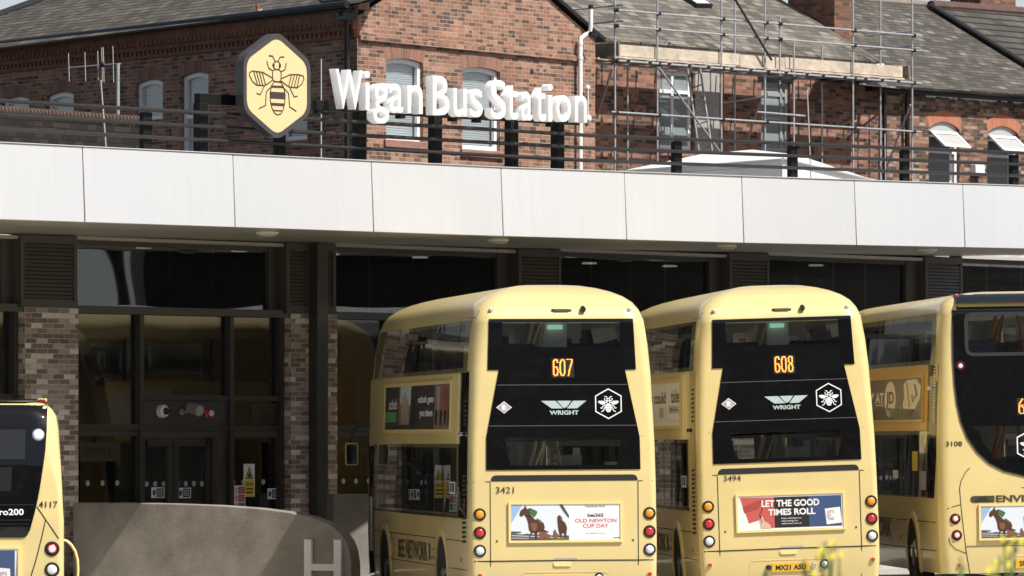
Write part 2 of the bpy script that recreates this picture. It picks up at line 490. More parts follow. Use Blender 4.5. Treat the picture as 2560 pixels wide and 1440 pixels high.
M['brick_gable'] = brick('orange_red_brick', .235, .077, .011,
    [(0, (.09, .062, .052)), (.2, (.15, .088, .066)), (.36, (.265, .13, .084)), (.68, (.33, .164, .104)), (.88, (.395, .22, .148)), (1, (.2, .105, .075))],
    (.42, .35, .28), headers=True, stain=.36, bump=1.0)
M['brick_scaf'] = brick('red_brick', .24, .078, .011,
    [(0, (.06, .048, .042)), (.2, (.1, .062, .05)), (.34, (.22, .105, .07)), (.7, (.3, .145, .095)), (1, (.37, .19, .125))],
    (.26, .2, .155), headers=True, stain=.3, bump=1.0)
M['brick_brown'] = brick('mixed_brown_brick', .23, .077, .012,
    [(0, (.05, .042, .036)), (.3, (.12, .075, .055)), (.55, (.24, .115, .075)), (.8, (.34, .19, .13)), (1, (.38, .29, .22))],
    (.2, .16, .12), headers=True, stain=.35, bump=.9)
M['brick_pillar'] = brick('grey_brown_facing_brick', .225, .075, .009,
    [(0, (.17, .135, .11)), (.35, (.27, .21, .17)), (.62, (.39, .31, .255)), (.84, (.48, .395, .335)), (.88, (.68, .62, .56)), (1, (.76, .7, .64))],
    (.55, .49, .42), stain=.12, bump=.5)
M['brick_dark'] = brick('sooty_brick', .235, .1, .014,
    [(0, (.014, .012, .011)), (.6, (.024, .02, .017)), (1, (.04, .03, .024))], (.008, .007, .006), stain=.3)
M['brick_chim'] = brick('red_brown_brick', .235, .08, .011,
    [(0, (.1, .06, .045)), (.5, (.2, .095, .06)), (1, (.27, .13, .08))], (.16, .12, .1), stain=.3)
M['voussoir'] = brick('rubbed_brick_arch', .075, 3.0, .01, [(0, (.18, .09, .065)), (1, (.3, .15, .105))], (.3, .22, .17), stain=.15)
M['voussoir_red'] = brick('new_red_brick_arch', .075, 3.0, .01, [(0, (.4, .145, .085)), (1, (.48, .185, .11))], (.28, .14, .1), stain=.06)
M['slate_l'] = brick('pale_slate', .3, .2, .012,
    [(0, (.088, .077, .063)), (.4, (.136, .121, .101)), (.8, (.18, .162, .136)), (1, (.245, .223, .19))], (.04, .038, .034), stain=.22, bump=1, mv=.02, wobble=.012)
M['slate_d'] = brick('weathered_slate', .27, .165, .014,
    [(0, (.058, .05, .042)), (.5, (.092, .081, .069)), (.88, (.124, .11, .094)), (1, (.205, .184, .158))], (.03, .028, .025), stain=.2, bump=1, mv=.026, wobble=.012)
M['slate_b'] = brick('brown_grey_slate', .3, .21, .012,
    [(0, (.065, .057, .047)), (.5, (.095, .083, .067)), (1, (.135, .119, .097))], (.012, .010, .008), stain=.3, bump=1, mv=.034, wobble=.014)
M['tile'] = brick('dark_roof_tile', .42, .345, .006,
    [(0, (.055, .049, .042)), (1, (.095, .085, .072))], (.012, .011, .01), stain=.3, bump=1, mv=.08)
M['ridge'] = mat('ridge_tile', (.2, .17, .14), .85, noise=(4, .35))
M['ridgered'] = mat('red_ridge_tile', (.1, .055, .045), .85, noise=(4, .35))

# ------------------------------------------------------------------ lettering
_TX = {}
def text_geo(t, off=0.0, extrude=0.0, res=3):
    k = (t, off, extrude, res)
    if k not in _TX:
        cu = bpy.data.curves.new('lettering', 'FONT')
        cu.body = t; cu.offset = off; cu.extrude = extrude; cu.resolution_u = res
        o = bpy.data.objects.new('lettering', cu)
        sc.collection.objects.link(o)
        dg = bpy.context.evaluated_depsgraph_get()
        me = bpy.data.meshes.new_from_object(o.evaluated_get(dg))
        _TX[k] = ([tuple(v.co) for v in me.vertices], [list(p.vertices) for p in me.polygons])
        bpy.data.objects.remove(o); bpy.data.curves.remove(cu); bpy.data.meshes.remove(me)
    return _TX[k]

def put_text(mb, t, box, fn, mat=None, off=0.0, keep=None, slant=0.0, rot=0.0):
    """lay a string into box=(x0,x1,y0,y1) of a 2-D surface, fn(x, y) -> point"""
    V, Fs = text_geo(t, off)
    if not V: return
    xs = [v[0] for v in V]; ys = [v[1] for v in V]
    ax, bx, ay, by = min(xs), max(xs), min(ys), max(ys)
    x0, x1, y0, y1 = box
    i0 = len(mb.v)
    cx, cy = (x0 + x1) / 2, (y0 + y1) / 2
    for v in V:
        x = x0 + (v[0] - ax) / (bx - ax) * (x1 - x0)
        y = y0 + (v[1] - ay) / (by - ay) * (y1 - y0)
        if rot:
            x, y = cx + (x - cx) * math.cos(rot) - (y - cy) * math.sin(rot), cy + (x - cx) * math.sin(rot) + (y - cy) * math.cos(rot)
        mb.v.append(Vector(fn(x, y)))
    for f in Fs:
        mb.f.append([i0 + k for k in f]); mb.uv.append([(0, 0)] * len(f)); mb.m.append(mb.mi(mat))

def poly(mb, pts, fn, mat=None):
    mb.face([fn(*p) for p in pts], mat)

def stroke(mb, pts, w, fn, mat=None, closed=False):
    """a flat line of width w along 2-D points"""
    P = [Vector((p[0], p[1])) for p in pts]
    n = len(P)
    A, B = [], []
    for i in range(n):
        if closed: a, b = P[i - 1], P[(i + 1) % n]
        else: a, b = P[max(i - 1, 0)], P[min(i + 1, n - 1)]
        d1 = (P[i] - a); d2 = (b - P[i])
        if d1.length < 1e-9: d1 = d2
        if d2.length < 1e-9: d2 = d1
        d1.normalize(); d2.normalize()
        t = (d1 + d2)
        t = t.normalized() if t.length > 1e-6 else d1
        nn = Vector((-t.y, t.x))
        k = min(1.6, 1 / max(.5, nn.dot(Vector((-d1.y, d1.x)))))
        A.append(P[i] + nn * w / 2 * k); B.append(P[i] - nn * w / 2 * k)
    rng = range(n) if closed else range(n - 1)
    for i in rng:
        j = (i + 1) % n
        mb.face([fn(*A[i]), fn(*B[i]), fn(*B[j]), fn(*A[j])], mat)

def ell(cx, cy, rx, ry, a0=0, a1=360, n=20, rot=0):
    out = []
    for i in range(n + 1):
        a = R(a0 + (a1 - a0) * i / n)
        x, y = rx * math.cos(a), ry * math.sin(a)
        out.append((cx + x * math.cos(rot) - y * math.sin(rot), cy + x * math.sin(rot) + y * math.cos(rot)))
    return out

# ================================================================== THE SETTING
def gz(x):                                  # the forecourt rises gently to the right
    return 0.029 * min(max(x - 0.7, 0), 11)
g = MB()
xs = [-1500, -60, 0.7, 3, 6, 9, 11.7, 60, 1500]
g.grid([[(x, y, gz(x)) for x in xs] for y in (-600, 0, 60, 100, 160, 3000)], uv=lambda a, b: (a, b))
ground = g.build('ground', M['asphalt']); tag(ground, kind='structure')

k_ = MB()
k_.grid([[(x, y, gz(x) + .004) for x in (-24, 0.7, 3, 6, 9, 11.7, 48)] for y in (25, 60, 84)], uv=lambda a, b: (a, b))
k_.grid([[(x, y, gz(x) + .004) for x in (0.7, 3, 6, 9, 11.7, 48)] for y in (84, 93)], uv=lambda a, b: (a, b))
k_.grid([[(x, y, gz(x) + .004) for x in (6, 9, 11.7, 48)] for y in (93, 99)], uv=lambda a, b: (a, b))
yd = k_.build('forecourt', M['yard']); tag(yd, kind='structure')

FP = Module(-6.846, 83.87, 48.5, .934, .155)                  # front of the brick piers of the bus station
pv = MB()
pv.pbox(FP, -30, 12.2, -.4, .09, -.6, 1.9); pv.pbox(FP, 12.2, 30, -.4, (.09, .43), -.6, 1.9); pv.pbox(FP, 30, 45, -.4, .43, -.6, 1.9)
pv_o = pv.build('pavement', M['paving'], bevel=.02); tag(pv_o, kind='structure')

# ================================================================== BUS STATION
st = empty('bus_station', FP.p(0, 0, 0), 'long low bus station with white panel canopy, dark glazing and brick piers', 'bus station')
TOPZ = [(-5.37, 6.66), (5.65, 6.69), (11.74, 6.76), (17.89, 6.84), (30, 7.0)]
BOTZ = [(-5.37, 5.54), (5.69, 5.59), (11.78, 5.64), (17.94, 5.72), (30, 5.88)]
def tab(T, x):
    if x <= T[0][0]: return T[0][1] + (x - T[0][0]) * (T[1][1] - T[0][1]) / (T[1][0] - T[0][0])
    for (a, b), (c, d) in zip(T, T[1:]):
        if x <= c: return b + (d - b) * (x - a) / (c - a)
    return T[-1][1]
joints = [-9.75, -6.70, -3.655, -.48, 2.61, 5.655, 8.705, 11.745, 14.81, 17.9, 20.95, 24.0]
FE = 4.6
for a, b in zip(joints, joints[1:]):
    m = MB(); q = .009
    zt0, zt1, zb0, zb1 = tab(TOPZ, a), tab(TOPZ, b), tab(BOTZ, a), tab(BOTZ, b)
    a_, b_ = a + q, b - q
    dv = random.uniform(-.004, .004)
    m.hexa([FP.p(a_, zb0, FE + dv), FP.p(b_, zb1, FE + dv), FP.p(b_, zb1, FE - .12), FP.p(a_, zb0, FE - .12)],
           [FP.p(a_, zt0, FE - .05 + dv), FP.p(b_, zt1, FE - .05 + dv), FP.p(b_, zt1, FE - .17), FP.p(a_, zt0, FE - .17)])
    m.build('fascia_panel', M['fascia'], st, bevel=.008)
# backing, coping and roof behind the panels
m = MB()
m.pbox(FP, -9.7, 23.9, (tab(BOTZ, -9.7) + .03, tab(BOTZ, 23.9) + .03), (tab(TOPZ, -9.7) - .01, tab(TOPZ, 23.9) - .1), FE - .5, FE - .2)
m.build('fascia_backing', M['darkframe'], st)
m = MB()
for a, b in zip(joints, joints[1:]):
    m.pbox(FP, a, b, (tab(TOPZ, a) + .002, tab(TOPZ, b) + .002), (tab(TOPZ, a) + .014, tab(TOPZ, b) + .014), FE - .45, FE - .03)
m.build('coping', M['fascia'], st)
m = MB()
m.pbox(FP, -9.7, 23.9, 6.0, 6.2, -9, FE - .55)
m.build('roof', M['roofing'], st)
# soffit, in sheets that follow the fascia joints
m = MB()
for a, b in zip(joints, joints[1:]):
    for e0, e1 in ((FE - .2, 2.2), (2.188, -.4)):
        def so(s, e):
            k = (FE - e) / FE
            return tab(BOTZ, s) + .012 + k * .0
        m.face([FP.p(a + .004, so(a, e1), e1), FP.p(b - .004, so(b, e1), e1), FP.p(b - .004, so(b, e0), e0), FP.p(a + .004, so(a, e0), e0)])
m.build('soffit', M['soffit'], st)
m = MB()
m.pbox(FP, -9.7, 23.9, (5.58, 5.86), (5.62, 5.9), -.6, FE - .2)
m.build('soffit_void', M['slot'], st)

def soff(s): return tab(BOTZ, s)
SA0, SA1 = FP.S(62), FP.S(196)
piers = [(SA0 - 6.0, SA1 - 6.0), (SA0, SA1), (FP.S(727), FP.S(843)), (FP.S(1295), FP.S(1405)), (FP.S(1822), FP.S(1925)), (FP.S(2312), FP.S(2408)), (FP.S(2312) + 5.85, FP.S(2408) + 5.85)]
def louvre(s0, s1, z0, z1, par):
    m = MB()
    m.pbox(FP, s0, s1, z0, z0 + .13, -.3, .03)
    m.pbox(FP, s0, s1, z1 - .13, z1 - .004, -.3, .02)
    m.pbox(FP, s0, s0 + .07, z0 + .13, z1 - .13, -.3, .02)
    m.pbox(FP, s1 - .07, s1, z0 + .13, z1 - .13, -.3, .02)
    m.pbox(FP, s0 + .07, s1 - .07, z0 + .13, z1 - .13, -.29, -.03)
    f = m.build('louvre', M['louvre'], par)
    m = MB(); z = z0 + .15
    while z < z1 - .16:
        a, b = s0 + .07, s1 - .07
        m.hexa([FP.p(a, z, .012), FP.p(b, z, .012), FP.p(b, z + .012, -.02), FP.p(a, z + .012, -.02)],
               [FP.p(a, z + .046, .0), FP.p(b, z + .046, .0), FP.p(b, z + .056, -.02), FP.p(a, z + .056, -.02)])
        z += .062
    m.build('slats', M['louvre'], f)
for i, (a, b) in enumerate(piers):
    m = MB()
    m.pbox(FP, a, b, -.2, 4.42, -.4, 0)
    pr = m.build('brick_pier', M['brick_pillar'], st)
    if i == 2:
        c0, c1 = FP.S(772), FP.S(799)
        louvre(a - .12, c0, 4.42, soff(a), st); louvre(c1, b - .05, 4.42, soff(b), st)
        m = MB(); m.pbox(FP, c0, c1, -.2, soff(a) + .01, -.05, .2)
        m.build('steel_column', M['darkframe'], st, bevel=.01)
    else:
        louvre(a - (.1 if i == 1 else 0), b - .04, 4.42, soff(a), st)

ZD = [(0.0, 0.0), (5, -.06)]
fr = [(FP.S(349, -.2) - piers[1][1]) / (piers[2][0] - piers[1][1]), (FP.S(574, -.2) - piers[1][1]) / (piers[2][0] - piers[1][1])]
dots = {0: [(209, 234, 259, 285)], 1: [(359, 384, 408), (444, 468, 493, 516)], 2: [(590, 612, 638, 660)]}
for i in range(len(piers) - 1):
    s0, s1 = piers[i][1], piers[i + 1][0]
    L = s1 - s0
    c1, c2 = s0 + fr[0] * L, s0 + fr[1] * L
    zs = soff((s0 + s1) / 2)
    e = -.25
    def bar(name, a, b, z0, z1, e1=-.15, mt='darkframe', par=None, e0=-.33):
        k = MB(); k.pbox(FP, a, b, z0, z1, e0, e1)
        return k.build(name, M[mt], par or st)
    bar('head_trim', s0, s1, zs - .06, zs - .005, -.05, 'soffit')
    bar('head_frame', s0, s1 - .33, zs - .14, zs - .06, -.2)
    bar('end_panel', s1 - .33, s1, 4.47, zs - .06, -.18, 'panel')
    bar('transom', s0, s1 + .05, 4.35, 4.47, -.02)
    bar('mullion', c1 - .045, c1 + .045, .1, 4.35, -.14)
    bar('mullion', c2 - .045, c2 + .045, .1, 4.35, -.14)
    bar('mullion', s1 - .1, s1 - .01, .1, 4.35, -.14)
    bar('transom', c1 + .045, c2 - .045, 2.975, 3.06, -.16)
    bar('transom', c2 + .045, s1 - .1, 2.975, 3.06, -.16)
    bar('transom', s0, c1 - .045, 2.49, 2.585, -.16)
    bar('transom', s0, c1 - .045, 2.395, 2.487, -.2, 'panel')
    bar('transom', c1 + .045, c2 - .045, 2.49, 2.56, -.17)
    bar('transom', c1 + .045, c2 - .045, 2.37, 2.487, -.2, 'panel')
    bar('transom', c2 + .045, s1 - .1, 2.49, 2.56, -.17)
    bar('transom', c2 + .045, s1 - .1, 2.37, 2.487, -.2, 'panel')
    bar('solid_panel', c1 + .045, c2 - .045, 2.56, 2.975, -.2, 'panel')
    def pane(a, b, z0, z1, dd=None, name='window'):
        k = MB()
        k.face([FP.p(a, z0, e), FP.p(b, z0, e), FP.p(b, z1, e), FP.p(a, z1, e)], M['pane'])
        k.face([FP.p(b, z0, e - .03), FP.p(a, z0, e - .03), FP.p(a, z1, e - .03), FP.p(b, z1, e - .03)], M['pane'])
        for s, z in dd or []:
            k.disc(FP.p(s, z, e + .004), FP.p(0, 0, 1) - FP.p(0, 0, 0), .042, M['frost'], n=14)
        return k.build(name, None, st, merge=False)
    cuts = [s0, s0 + .235 * L, s0 + .475 * L, s0 + .68 * L, s1 - .33]
    for a, b in zip(cuts, cuts[1:]):
        pane(a + .004, b - .004, 4.47, zs - .14)
    pane(s0, c1 - .045, 2.585, 4.35)
    pane(c1 + .045, c2 - .045, 3.06, 4.35)
    pane(c2 + .045, s1 - .1, 3.06, 4.35)
    pane(c2 + .045, s1 - .1, 2.56, 2.975)
    zdot = lambda s: 1.65 - .013 * (s - s0)
    cols = [(s0, c1 - .045), (c2 + .045, s1 - .1)]
    for a, b in cols:
        n = 4
        dd = [(a + (b - a) * (k + .35) / 4.6, 1.64) for k in range(n)]
        pane(a, b, .1, 2.395 if a == s0 else 2.37, dd)
    # pair of doors and a blank side panel in the middle column
    d0, d2 = c1 + .045, c2 - .045
    dm = d0 + (d2 - d0) * .36; d1 = d0 + (d2 - d0) * .8
    bar('side_panel', d1 + .09, d2, .1, 2.37, -.22, 'panel')
    bar('door_post', d1, d1 + .09, .1, 2.37, -.15)
    for a, b, n in ((d0, dm, 3), (dm, d1, 4)):
        k = MB()
        k.pbox(FP, a + .006, a + .07 + (0 if a == d0 else .06), .13, 2.33, -.3, -.19, M['darkframe'])
        k.pbox(FP, b - .07 - (.06 if b == dm else 0), b - .006, .13, 2.33, -.3, -.19, M['darkframe'])
        k.pbox(FP, a + .13, b - .13, .13, .3, -.3, -.19, M['darkframe'])
        k.pbox(FP, a + .13, b - .13, 2.23, 2.33, -.3, -.19, M['darkframe'])
        d = k.build('door', None, st)
        k = MB()
        k.face([FP.p(a + .07, .3, e), FP.p(b - .07, .3, e), FP.p(b - .07, 2.23, e), FP.p(a + .07, 2.23, e)], M['pane'])
        for q in range(n):
            k.disc(FP.p(a + .12 + (b - a - .24) * (q + .2) / (n - .6), 1.62, e + .004), FP.p(0, 0, 1) - FP.p(0, 0, 0), .042, M['frost'], n=14)
        k.build('pane', None, d, merge=False)

# end walls and rear mass so that the station closes behind
m = MB(); m.pbox(FP, -9.6, 40, 0, 6.0, -9, -8); m.pbox(FP, 39.8, 40, 0, 5.9, -8, -.4); m.build('back_wall', M['hallwall'], st)
m = MB(); m.pbox(FP, -9.6, 39.8, .05, .1, -8, -.42); m.build('hall_floor', M['hallwall'], st)
m = MB(); m.pbox(FP, -9.6, 39.8, 5.66, 5.9, -8, -.62); m.build('hall_ceiling', M['hallwall'], st)
for i in range(14):
    for j, e_ in enumerate((-2.2, -4.6)):
        k = MB(); c = FP.p(-8.3 + i * 2.35 + j * .9, 5.652, e_); k.lathe(c, (0, 0, -1), [(.01, .0), (.13, .0), (.13, .025), (.01, .025)], n=16)
        k.build('hall_lamp', M['halllamp'], st, smooth=40)
for i, (s_, w_, h_) in enumerate(((2.2, 1.1, 2.2), (4.6, .9, 1.9), (8.5, 1.6, 2.3), (10.8, 1.0, 2.0), (14.5, 1.4, 2.4), (20.5, 1.2, 2.1))):
    k = MB(); k.pbox(FP, s_, s_ + w_, .1, .1 + h_, -4.3, -4.1); k.build('hall_screen', M['panel'], st)

# ---- round lamps under the canopy
for n_, (u, lab) in enumerate([(668, 'round pale lamp under the canopy, leftmost of the four soffit lamps'), (1245, 'round pale lamp under the canopy, above the left double-decker bus'),
                (1815, 'round pale lamp under the canopy, above the middle double-decker bus'), (2318, 'round pale lamp under the canopy, nearest the right edge')]):
    s = FP.S(u, 3.3); z = soff(s)
    c = FP.p(s, z, 3.3)
    o = empty('ceiling_light', c, lab, 'ceiling light', 'round lamps under the canopy')
    k = MB(); k.lathe(c + Vector((0, 0, .01)), (0, 0, -1), [(.01, 0), (.16, 0), (.17, .01), (.17, .03), (.15, .035)]); k.build('housing', M['white'], o, smooth=40)
    k = MB(); k.lathe(c + Vector((0, 0, -.022)), (0, 0, -1), [(.15, 0), (.14, .025), (.09, .042), (.005, .048)]); k.build('diffuser', M['frost'], o, smooth=60)

# ---- fittings on the panel over the doors
FN = Vector((FP.n[0], FP.n[1], 0)); FD = Vector((FP.d[0], FP.d[1], 0))
c = FP.P(402, 1028, -.2)
o = empty('security_camera', c, 'white domed security camera on the dark panel over the station doors', 'security camera')
k = MB(); k.lathe(c, FN, [(.005, 0), (.1, 0), (.1, .05), (.092, .085), (.06, .1), (.002, .1)]); k.build('housing', M['white'], o, smooth=35)
ln = (FN + Vector((.35, -.5, -.15))).normalized()
k = MB(); k.lathe(c + FN * .08 + FD * .01, ln, [(.06, 0), (.058, .02), (.045, .045), (.02, .058), (.002, .06)]); k.build('lens', M['blackgloss'], o, smooth=60)
c = FP.P(455, 1030, -.2)
o = empty('floodlight', c, 'grey cylindrical floodlight on a short arm between the camera and the red beacon', 'floodlight')
k = MB(); k.tube([c, c + FN * .2 + FD * .03], .02, 10); k.disc(c + FN * .004, FN, .05); k.build('arm', M['greymetal'], o, smooth=40)
ax = (FN * .9 + FD * .05 + Vector((.25, -.4, -.28))).normalized()
k = MB(); k.lathe(c + FN * .13 - ax * .03 + FD * .06 + Vector((0, 0, .06)), ax, [(.005, 0), (.08, 0), (.086, .02), (.086, .24), (.078, .24), (.073, .225)], n=24); k.build('head', mat('light_grey_metal', (.3, .3, .3), .45), o, smooth=40)
k = MB(); k.disc(c + FN * .13 - ax * .03 + FD * .06 + Vector((0, 0, .06)) + ax * .227, ax, .075, n=24); k.build('lens', M['frost'], o)
c = FP.P(516, 1033, -.2)
o = empty('alarm_beacon', c, 'small red alarm beacon with clear lens on the panel over the station doors', 'beacon')
k = MB(); k.lathe(c, FN, [(.005, 0), (.075, 0), (.075, .05), (.055, .07), (.05, .1)]); k.build('base', M['redglass'], o, smooth=40)
k = MB(); k.lathe(c + FN * .095, FN, [(.05, 0), (.045, .03), (.03, .045), (.002, .05)]); k.build('lens', M['clear'], o, smooth=60)

# ---- stickers and notices on the door glass
def sticker(name, u, v, w, h, label, cat, draw, e=-.235, group=None):
    c = FP.P(u, v, e); s, z = FP.S(u, e), c.z
    k = MB(); fn = lambda x, y, d=0: FP.p(s + x, z + y, e + d)
    k.pbox(FP, s - w / 2, s + w / 2, z - h / 2, z + h / 2, e - .004, e, M['whiteprint'])
    draw(k, lambda x, y: FP.p(s + x, z + y, e + .003), lambda x, y: FP.p(s + x, z + y, e + .005))
    return tag(k.build(name, None, None, merge=False), label, cat, group)
M['signblue'] = mat('notice_blue', (.03, .06, .16), .4)
M['signyellow'] = mat('notice_yellow', (.75, .55, .04), .4)
M['signred'] = mat('notice_red', (.5, .03, .05), .4)
M['signgreen'] = mat('notice_green', (.03, .25, .13), .4)
def blue(k, f, f2):
    poly(k, [(-.04, -.07), (.13, -.07), (.13, .07), (-.04, .07)], f, M['signblue'])
    poly(k, ell(-.09, .0, .035, .05), f, M['signblue'])
    for y in (.035, 0, -.035): poly(k, [(-.025, y - .008), (.1, y - .008), (.1, y + .008), (-.025, y + .008)], f2, M['greyprint'])
def caution(k, f, f2):
    poly(k, [(-.115, -.265), (.115, -.265), (.115, 0), (-.115, 0)], f, M['signyellow'])
    poly(k, [(-.1, .02), (.1, .02), (0, .235)], f, M['blackprint'])
    poly(k, [(-.072, .037), (.072, .037), (0, .195)], f2, M['signyellow'])
    poly(k, [(-.04, .045), (.04, .045), (.03, .09), (.0, .15), (-.03, .09)], lambda x, y: f2(x, y) + FN * .002, M['blackprint'])
    put_text(k, 'Caution', (-.095, .095, -.085, -.025), f2, M['blackprint'], .02)
    for y in (-.14, -.2): poly(k, [(-.085, y - .014), (.085, y - .014), (.085, y + .014), (-.085, y + .014)], f2, M['brownprint'])
def regs(k, f, f2):
    for y, c in ((.13, 'signred'), (0, 'signred'), (-.13, 'signgreen')):
        poly(k, [(-.03, y - .055), (.115, y - .055), (.115, y + .055), (-.03, y + .055)], f, M[c])
        poly(k, ell(-.075, y, .035, .045), f, M[c]); poly(k, ell(-.075, y, .022, .03), f2, M['whiteprint'])
    for y in (.15, .11, .02, -.02): poly(k, [(-.01, y - .008), (.09, y - .008), (.09, y + .008), (-.01, y + .008)], f2, M['greyprint'])
sticker('door_sticker', 395, 1241, .3, .17, 'blue and white sticker on the left leaf of the station doors', 'sticker', blue, group='blue and white stickers on the station glass')
sticker('door_sticker', 461, 1242, .3, .17, 'blue and white sticker on the right leaf of the station doors', 'sticker', blue, group='blue and white stickers on the station glass')
sticker('door_sticker', 684, 1244, .28, .18, 'blue and white sticker on the glass beside the brick pier', 'sticker', blue, group='blue and white stickers on the station glass')
sticker('caution_sign', 623, 1208, .26, .54, 'yellow and white caution notice with a warning triangle on the glass', 'sign', caution)
sticker('rules_sign', 599, 1256, .27, .42, 'red and green notice with three symbols below the caution sign', 'sign', regs)

# reflections of a stand sign and a letter, painted as dim boards on the glass
M['olive'] = mat('olive_reflection', (.045, .038, .018), .5)
M['oliveprint'] = mat('olive_reflection_print', (.012, .011, .008), .5)
e = -.243; sA, sB = FP.S(199, e), FP.S(301, e); zz = 2.16
k = MB()
k.pbox(FP, sA, sB, zz - .17, zz + .13, e - .004, e, M['olive'])
put_text(k, 'Stand J', (sA + .1, sB - .22, zz - .09, zz + .08), lambda x, y: FP.p(x, y, e + .003), M['oliveprint'], .01)
tag(k.build('stand_sign_reflection', None, None, merge=False), 'dim olive reflection of a Stand J sign, painted on the left doorway window', 'sign')
k = MB()
sA, sB = FP.S(628, e), FP.S(700, e)
k.pbox(FP, sA, sB, 2.58, 2.93, e - .004, e, M['olive'])
put_text(k, 'R', (sA + .38, sA + .2, 2.67, 2.83), lambda x, y: FP.p(x, y, e + .003), M['blackprint'], .02)
tag(k.build('letter_reflection', None, None, merge=False), 'dim reflection of a backward letter R, painted on the pane right of the beacon', 'sign')

# ================================================================== ROOF RAILING
rl = empty('roof_railing', FP.p(0, 6.6, 4.2), 'dark three-bar railing along the top of the white canopy', 'railing')
RZ = {0: [(-9, 7.3), (-5, 7.3), (-2.2, 7.3), (8.29, 7.32), (20.19, 7.48), (24, 7.53)]}
for i, dz in enumerate((0, -.208, -.412)):
    k = MB()
    pts = [(s, tab(RZ[0], s) + dz) for s in [-9 + .75 * j for j in range(45)]]
    for (a, za), (b, zb) in zip(pts, pts[1:]):
        pass
    k.tube([FP.p(s, z, 4.2) for s, z in pts], .029, 10)
    k.build('rail', M['railing'], rl, smooth=60)
for u in (363, 1690, 1980, 2260, 2533):
    s = FP.S(u, 4.1); k = MB()
    zt = tab(RZ[0], s)
    k.pbox(FP, s - .09, s + .09, 6.2, zt - .035, 4.06, 4.16)
    k.build('post', M['post'], rl, bevel=.006)

# ================================================================== HEXAGONAL SIGN
HE = 4.56
def hexpts(s, z, hw, hh, r=.1, n=6):
    V = [(0, hh), (-hw, hh * .49), (-hw, -hh * .49), (0, -hh), (hw, -hh * .49), (hw, hh * .49)]
    out = []
    for i in range(6):
        a, b, c = Vector(V[i - 1]), Vector(V[i]), Vector(V[(i + 1) % 6])
        d1 = (a - b).normalized(); d2 = (c - b).normalized()
        p0, p1 = b + d1 * r, b + d2 * r
        for j in range(n + 1):
            t = j / n
            q = p0 * (1 - t) ** 2 + b * 2 * t * (1 - t) + p1 * t * t
            out.append((s + q.x, z + q.y))
    return out
hs0, hs1 = FP.S(609, HE), FP.S(776.5, HE)
hs = (hs0 + hs1) / 2; hz = FP.Z(695, 214.5, HE); hw = (hs1 - hs0) / 2
hh = (FP.Z(694, 78, HE) - FP.Z(694, 352, HE)) / 2
hx = empty('hexagon_sign', FP.p(hs, 6.2, 4.1), 'tall hexagonal pale yellow sign with a dark line-drawn bee emblem', 'sign')
outer = hexpts(hs, hz, hw, hh, .16)
inner = hexpts(hs, hz, hw - .07, hh - .085, .15)
k = MB()
fr_ = [FP.p(a, b, HE) for a, b in outer]; bk = [FP.p(a, b, HE - .17) for a, b in outer]
inn = [FP.p(a, b, HE) for a, b in inner]; inb = [FP.p(a, b, HE - .012) for a, b in inner]
k.grid([bk, fr_, inn, inb], close=True)
k.face(list(reversed(bk)))
k.build('case', M['signcase'], hx, smooth=35)
k = MB(); k.face([FP.p(a, b, HE - .010) for a, b in inner]); k.build('face', M['signface'], hx)
# bee emblem, drawn in the sign's own plane: units of the traced outline
def bee_big(k, m):
    ux, uz = (hs1 - hs0) / 805.0, (hh * 2) / 1315.0
    # (x, y) in outline units measured from the sign's centre, y down; the outline dips to the right with the view so it is levelled here
    def f(x, y):
        X = x - 640
        return FP.p(hs + X * ux * 1.0, hz - (y - X * .052 - 742) * uz, HE - .004)
    W = 13 * uz
    def st_(pts, w=W, closed=False):
        P2 = [((x - 640) * ux, -(y - (x - 640) * .052 - 742) * uz) for x, y in pts]
        stroke(k, P2, w, lambda a, b: FP.p(hs + a, hz + b, HE - .004), m, closed)
    def fill(pts): poly(k, pts, f, m)
    st_(ell(638, 498, 40, 50), closed=True)
    fill(ell(598, 495, 13, 27)); fill(ell(675, 499, 13, 27))
    st_([(540, 383), (588, 387)], W * 1.15); st_([(588, 387), (616, 447)]); st_([(727, 397), (682, 394)], W * 1.15); st_([(676, 394), (655, 450)])
    st_([(517, 445), (540, 532), (588, 562)]); st_([(752, 463), (736, 548), (690, 572)])
    st_([(606, 545), (588, 575), (586, 640), (600, 685), (640, 694), (680, 690), (690, 650), (690, 580), (668, 548)], closed=True)
    st_([(586, 650), (470, 583), (345, 568), (312, 590), (312, 625), (345, 690), (395, 738), (490, 742), (540, 712), (590, 670)])
    st_([(692, 655), (800, 605), (900, 602), (958, 620), (966, 655), (940, 715), (885, 762), (790, 756), (735, 718), (684, 678)])
    for a, b in (((362, 576), (408, 736)), ((395, 576), (438, 738)), ((428, 580), (470, 740)), ((462, 584), (505, 738))): st_([a, b])
    for a, b in (((815, 607), (780, 748)), ((850, 605), (812, 755)), ((884, 605), (848, 760)), ((914, 608), (882, 758))): st_([a, b])
    ab = [(608, 690), (575, 740), (558, 830), (560, 920), (580, 1010), (610, 1070), (650, 1092), (690, 1075), (718, 1020), (735, 930), (738, 850), (722, 765), (690, 700)]
    st_(ab, closed=True)
    fill([(572, 738), (718, 742), (722, 768), (566, 764)]); fill([(558, 812), (735, 822), (738, 902), (559, 893)])
    fill([(566, 946), (732, 953), (726, 986), (571, 978)]); fill([(590, 1030), (708, 1036), (704, 1050), (594, 1044)])
    st_([(490, 745), (440, 850), (395, 836)]); st_([(793, 762), (848, 873), (890, 862)])
    st_([(563, 762), (512, 815), (502, 978), (424, 1018)]); st_([(720, 765), (778, 828), (792, 992), (874, 1046)])
k = MB(); bee_big(k, M['emblem']); k.build('bee_emblem', None, hx, merge=False)
k = MB(); s = FP.S(699, 4.05); k.pbox(FP, s - .09, s + .09, 6.2, hz - hh + .14, 4.0, 4.1); k.build('post', M['post'], hx, bevel=.006)

